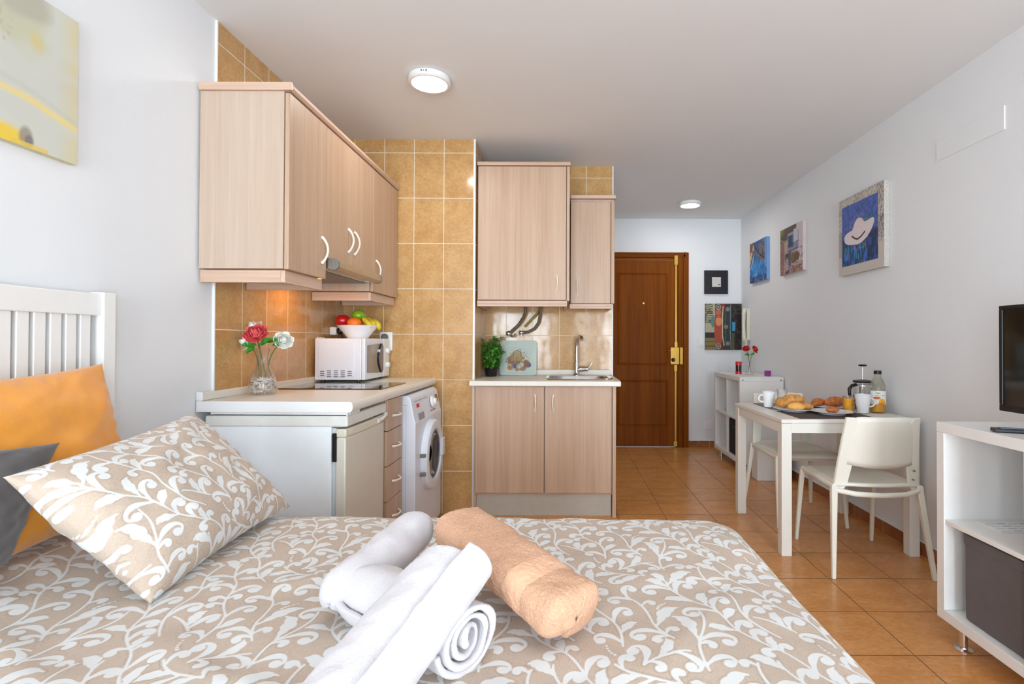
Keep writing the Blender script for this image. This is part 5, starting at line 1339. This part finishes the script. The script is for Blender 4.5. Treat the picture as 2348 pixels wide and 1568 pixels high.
obj('crust', MB().sphere((1.558, 3.00, ZP + .024), .034, (1.1, .8, .55), 24, 14, lambda d: 1 + .10 * math.sin(d.x * 9 + d.y * 4) * .6), M_pastry, t, smooth=True)
def mug(lab, x, y, r0, r1, h, hdir):
    t = thing('mug', lab, 'mug', (x, y, TBZ))
    obj('cup', MB().lathe([(.001, .002), (r0 - .004, .002), (r0, .004), (r0 + (r1 - r0) * .5, h * .5), (r1, h), (r1 - .003, h + .001), (r0 - .002, .010), (.001, .008)], (x, y, TBZ + .003), 40, cap=False), M_china, t, smooth=50)
    hx_, hy_ = hdir; rm = (r0 + r1) / 2 + .001
    pts = [(x + hx_ * (rm - .003 + .032 * math.sin(math.pi * k / 14) ** .7), y + hy_ * (rm - .003 + .032 * math.sin(math.pi * k / 14) ** .7), TBZ + h * (.61 + .22 * math.cos(math.pi * k / 14))) for k in range(15)]
    obj('handle', MB().tube(pts, .005, 10), M_china, t, smooth=60)
mug('white mug at the left end of the table beside the bread', 1.305, 3.29, .027, .042, .100, (-1, -.1))
mug('white mug in front of the coffee press on the right', 1.752, 3.03, .029, .043, .110, (1, -.1))
def tumbler(lab, x, y, r0, r1, h, juice):
    t = thing('drinking_glass', lab, 'glass', (x, y, TBZ))
    obj('glass', MB().lathe([(.001, .0), (r0, .0), (r1, h), (r1 - .0016, h), (r0 - .0016, .006), (.001, .005)], (x, y, TBZ + .0035), 36, cap=False), M_glass, t, smooth=40)
    if juice: obj('juice', MB().lathe([(.001, .006), (r0 - .002, .0065), (r0 - .002 + (r1 - r0) * .83, h * .84), (.001, h * .84)], (x, y, TBZ + .0035), 32, cap=False), MATS.get('orange_juice') or plain('orange_juice', (250, 176, 20), .3, noise_amt=.03, sss=.2), t, smooth=40)
tumbler('glass of orange juice beside the right mug', 1.700, 3.09, .026, .034, .095, True)
tumbler('empty clear glass behind the bread rolls', 1.425, 3.37, .028, .034, .105, False)
# coffee press
fx, fy = 1.878, 3.25
t = thing('coffee_press', 'glass coffee press with black handle and lid by the wall', 'coffee press', (fx, fy, TBZ))
obj('beaker', MB().lathe([(.001, .008), (.048, .008), (.050, .012), (.050, .165), (.0485, .165), (.0485, .014), (.001, .011)], (fx, fy, TBZ), 40, cap=False), M_glass, t, smooth=40)
obj('coffee', MB().lathe([(.001, .013), (.047, .015), (.047, .085), (.001, .085)], (fx, fy, TBZ), 32, cap=False), plain('black_coffee', (40, 24, 16), .2), t, smooth=40)
mb = MB().lathe([(.052, .002), (.0525, .022), (.0515, .022), (.0515, .002)], (fx, fy, TBZ), 36, cap=False).lathe([(.0512, .145), (.0525, .145), (.0525, .153), (.0512, .153)], (fx, fy, TBZ), 36, cap=False)
for k in range(4): 
    a = math.radians(45 + 90 * k); mb.box(fx + .0522 * math.cos(a) - .004, fx + .0522 * math.cos(a) + .004, fy + .0522 * math.sin(a) - .001, fy + .0522 * math.sin(a) + .001, TBZ + .002, TBZ + .15)
obj('metal_frame', mb, M_chrome, t, smooth=40)
obj('lid', MB().lathe([(.053, .165), (.056, .170), (.054, .178), (.020, .184), (.001, .185)], (fx, fy, TBZ), 36, cap=False), M_black_pl, t, smooth=40)
obj('plunger', MB().cyl((fx, fy, TBZ + .09), (fx, fy, TBZ + .272), .0025, n=10).lathe([(.045, .095), (.046, .100), (.001, .102)], (fx, fy, TBZ), 28, cap=False), M_chrome, t, smooth=40)
obj('plunger_knob', MB().lathe([(.004, .266), (.022, .268), (.024, .274), (.020, .278), (.001, .279)], (fx, fy, TBZ), 24, cap=False), M_black_pl, t, smooth=40)
obj('handle', MB().tube([(fx - .048, fy - .012, TBZ + .152), (fx - .078, fy - .02, TBZ + .148), (fx - .096, fy - .024, TBZ + .128), (fx - .094, fy - .024, TBZ + .09), (fx - .084, fy - .022, TBZ + .055), (fx - .080, fy - .02, TBZ + .045)], [.010, .010, .011, .0095, .009, .007], 12), M_black_pl, t, smooth=60)
# juice bottle
jx, jy = 1.872, 3.085
t = thing('juice_bottle', 'glass orange juice bottle with white label and black cap by the wall', 'bottle', (jx, jy, TBZ))
bp = [(.001, .002), (.040, .002), (.0425, .006), (.0425, .145), (.038, .170), (.028, .195), (.0195, .212), (.0175, .235)]
obj('glass_body', MB().lathe(bp + [(r - .002, z) for r, z in bp[::-1][:-1]] + [(.001, .005)], (jx, jy, TBZ), 40, cap=False), M_glass_y, t, smooth=50)
obj('juice', MB().lathe([(.001, .006), (.0398, .0065), (.0398, .052), (.001, .052)], (jx, jy, TBZ), 32, cap=False), MATS['orange_juice'], t, smooth=40)
obj('cap', MB().lathe([(.0185, .228), (.0205, .229), (.0205, .247), (.0185, .249), (.001, .249)], (jx, jy, TBZ), 28, cap=False), M_black_pl, t, smooth=30)
P = Paint(150, 110, (240, 240, 234), 71)     # label print wrapped half round the bottle
P.ell(.30, .84, .10, .07, (196, 206, 120), .8, .2); P.line([(.22, .86), (.29, .80), (.38, .84)], .012, (96, 96, 70)); P.rect(.20, .40, .655, .685, (150, 80, 90)); P.rect(.44, .66, .66, .69, (90, 90, 100)); P.rect(.42, .64, .59, .61, (100, 110, 190))
P.speck(((P.V > .58) & (P.V < .70)) * 1.0, (240, 240, 234), 70, .2, .9, 1, 3)
P.ell(.26, .48, .15, .12, (206, 110, 44), 1, .3, .2); P.poly([(.30, 0), (.36, .45), (.48, .42), (.56, .22), (.60, 0)], (250, 190, 50)); P.ell(.44, .18, .16, .20, (248, 166, 40), .9, .4, .3); P.ell(.40, .05, .12, .07, (236, 100, 40), .9, .3)
P.rect(.78, .9, .1, .32, (150, 160, 160), .6)
th0, th1 = math.radians(180), math.radians(385)
ang = th0 + (th1 - th0) * P.U
Vt = np.stack([jx + .0432 * np.cos(ang), jy + .0432 * np.sin(ang), TBZ + .052 + .080 * P.V], -1).reshape(-1, 3)
me = mesh_np('label', Vt, gridquads(P.w - 1, P.h - 1), {'paint': ('FLOAT_COLOR', np.concatenate([P.C.reshape(-1, 3), np.ones((P.w * P.h, 1))], 1))})
add_np('label', me, M_paint, t)

# ------------------------------------------------------------------ things on the far bookcase
z8 = .842
t = thing('lantern', 'small red candle lantern with dark glass on the far bookcase', 'candle holder', (1.655, 4.88, z8))
lx, ly = 1.672, 4.93
obj('tray', MB().lathe([(.001, .001), (.046, .001), (.048, .005), (.001, .004)], (lx, ly, z8), 28, cap=False), M_china, t, smooth=40)
M_redl = plain('red_lacquer', (214, 28, 28), .3, coat=.4)
obj('base', MB().lathe([(.001, .005), (.029, .005), (.029, .030), (.001, .030)], (lx, ly, z8), 24, cap=False), M_redl, t, smooth=40)
obj('dark_glass', MB().lathe([(.027, .030), (.027, .095), (.001, .095)], (lx, ly, z8), 24, cap=False), plain('dark_red_glass', (50, 12, 16), .08, coat=.6), t, smooth=40)
obj('top', MB().lathe([(.028, .090), (.029, .120), (.026, .124), (.001, .124)], (lx, ly, z8), 24, cap=False), M_redl, t, smooth=40)
gx, gy = 1.765, 4.90
t = thing('vase', 'slim clear glass vase with two red roses on the far bookcase', 'vase', (gx, gy, z8))
vp = [(.001, .001), (.034, .001), (.038, .008), (.034, .05), (.020, .10), (.014, .14), (.016, .155)]
obj('glass_body', MB().lathe(vp + [(r - .002, z) for r, z in vp[::-1][:-1]] + [(.001, .004)], (gx, gy, z8), 32, cap=False), M_glass, t, smooth=60)
nk = (gx, gy, z8 + .15)
flower('rose', 'left red rose in the slim vase on the far bookcase', (gx - .036, gy - .01, z8 + .245), (gx + .012, gy, z8 + .02), .034, M_redp, (-.3, -.6, .6), 11, [((gx - .002, gy - .01, z8 + .185), (-.8, -.3, .2), .052, .034)], layers=4, neck=nk)
flower('rose', 'right red rose in the slim vase on the far bookcase', (gx + .045, gy - .01, z8 + .240), (gx - .014, gy, z8 + .02), .036, M_redp, (.5, -.6, .35), 13, [((gx + .006, gy - .01, z8 + .185), (.7, -.3, .5), .045, .032)], layers=4, neck=nk)
t = thing('candle', 'small purple candle glass on the near corner of the far bookcase', 'candle', (1.863, 4.72, z8))
obj('glass', MB().lathe([(.001, .001), (.026, .001), (.028, .004), (.029, .050), (.027, .050), (.001, .044)], (1.865, 4.72, z8), 28, cap=False), plain('purple_glass', (150, 30, 150), .15, coat=.6), t, smooth=40)
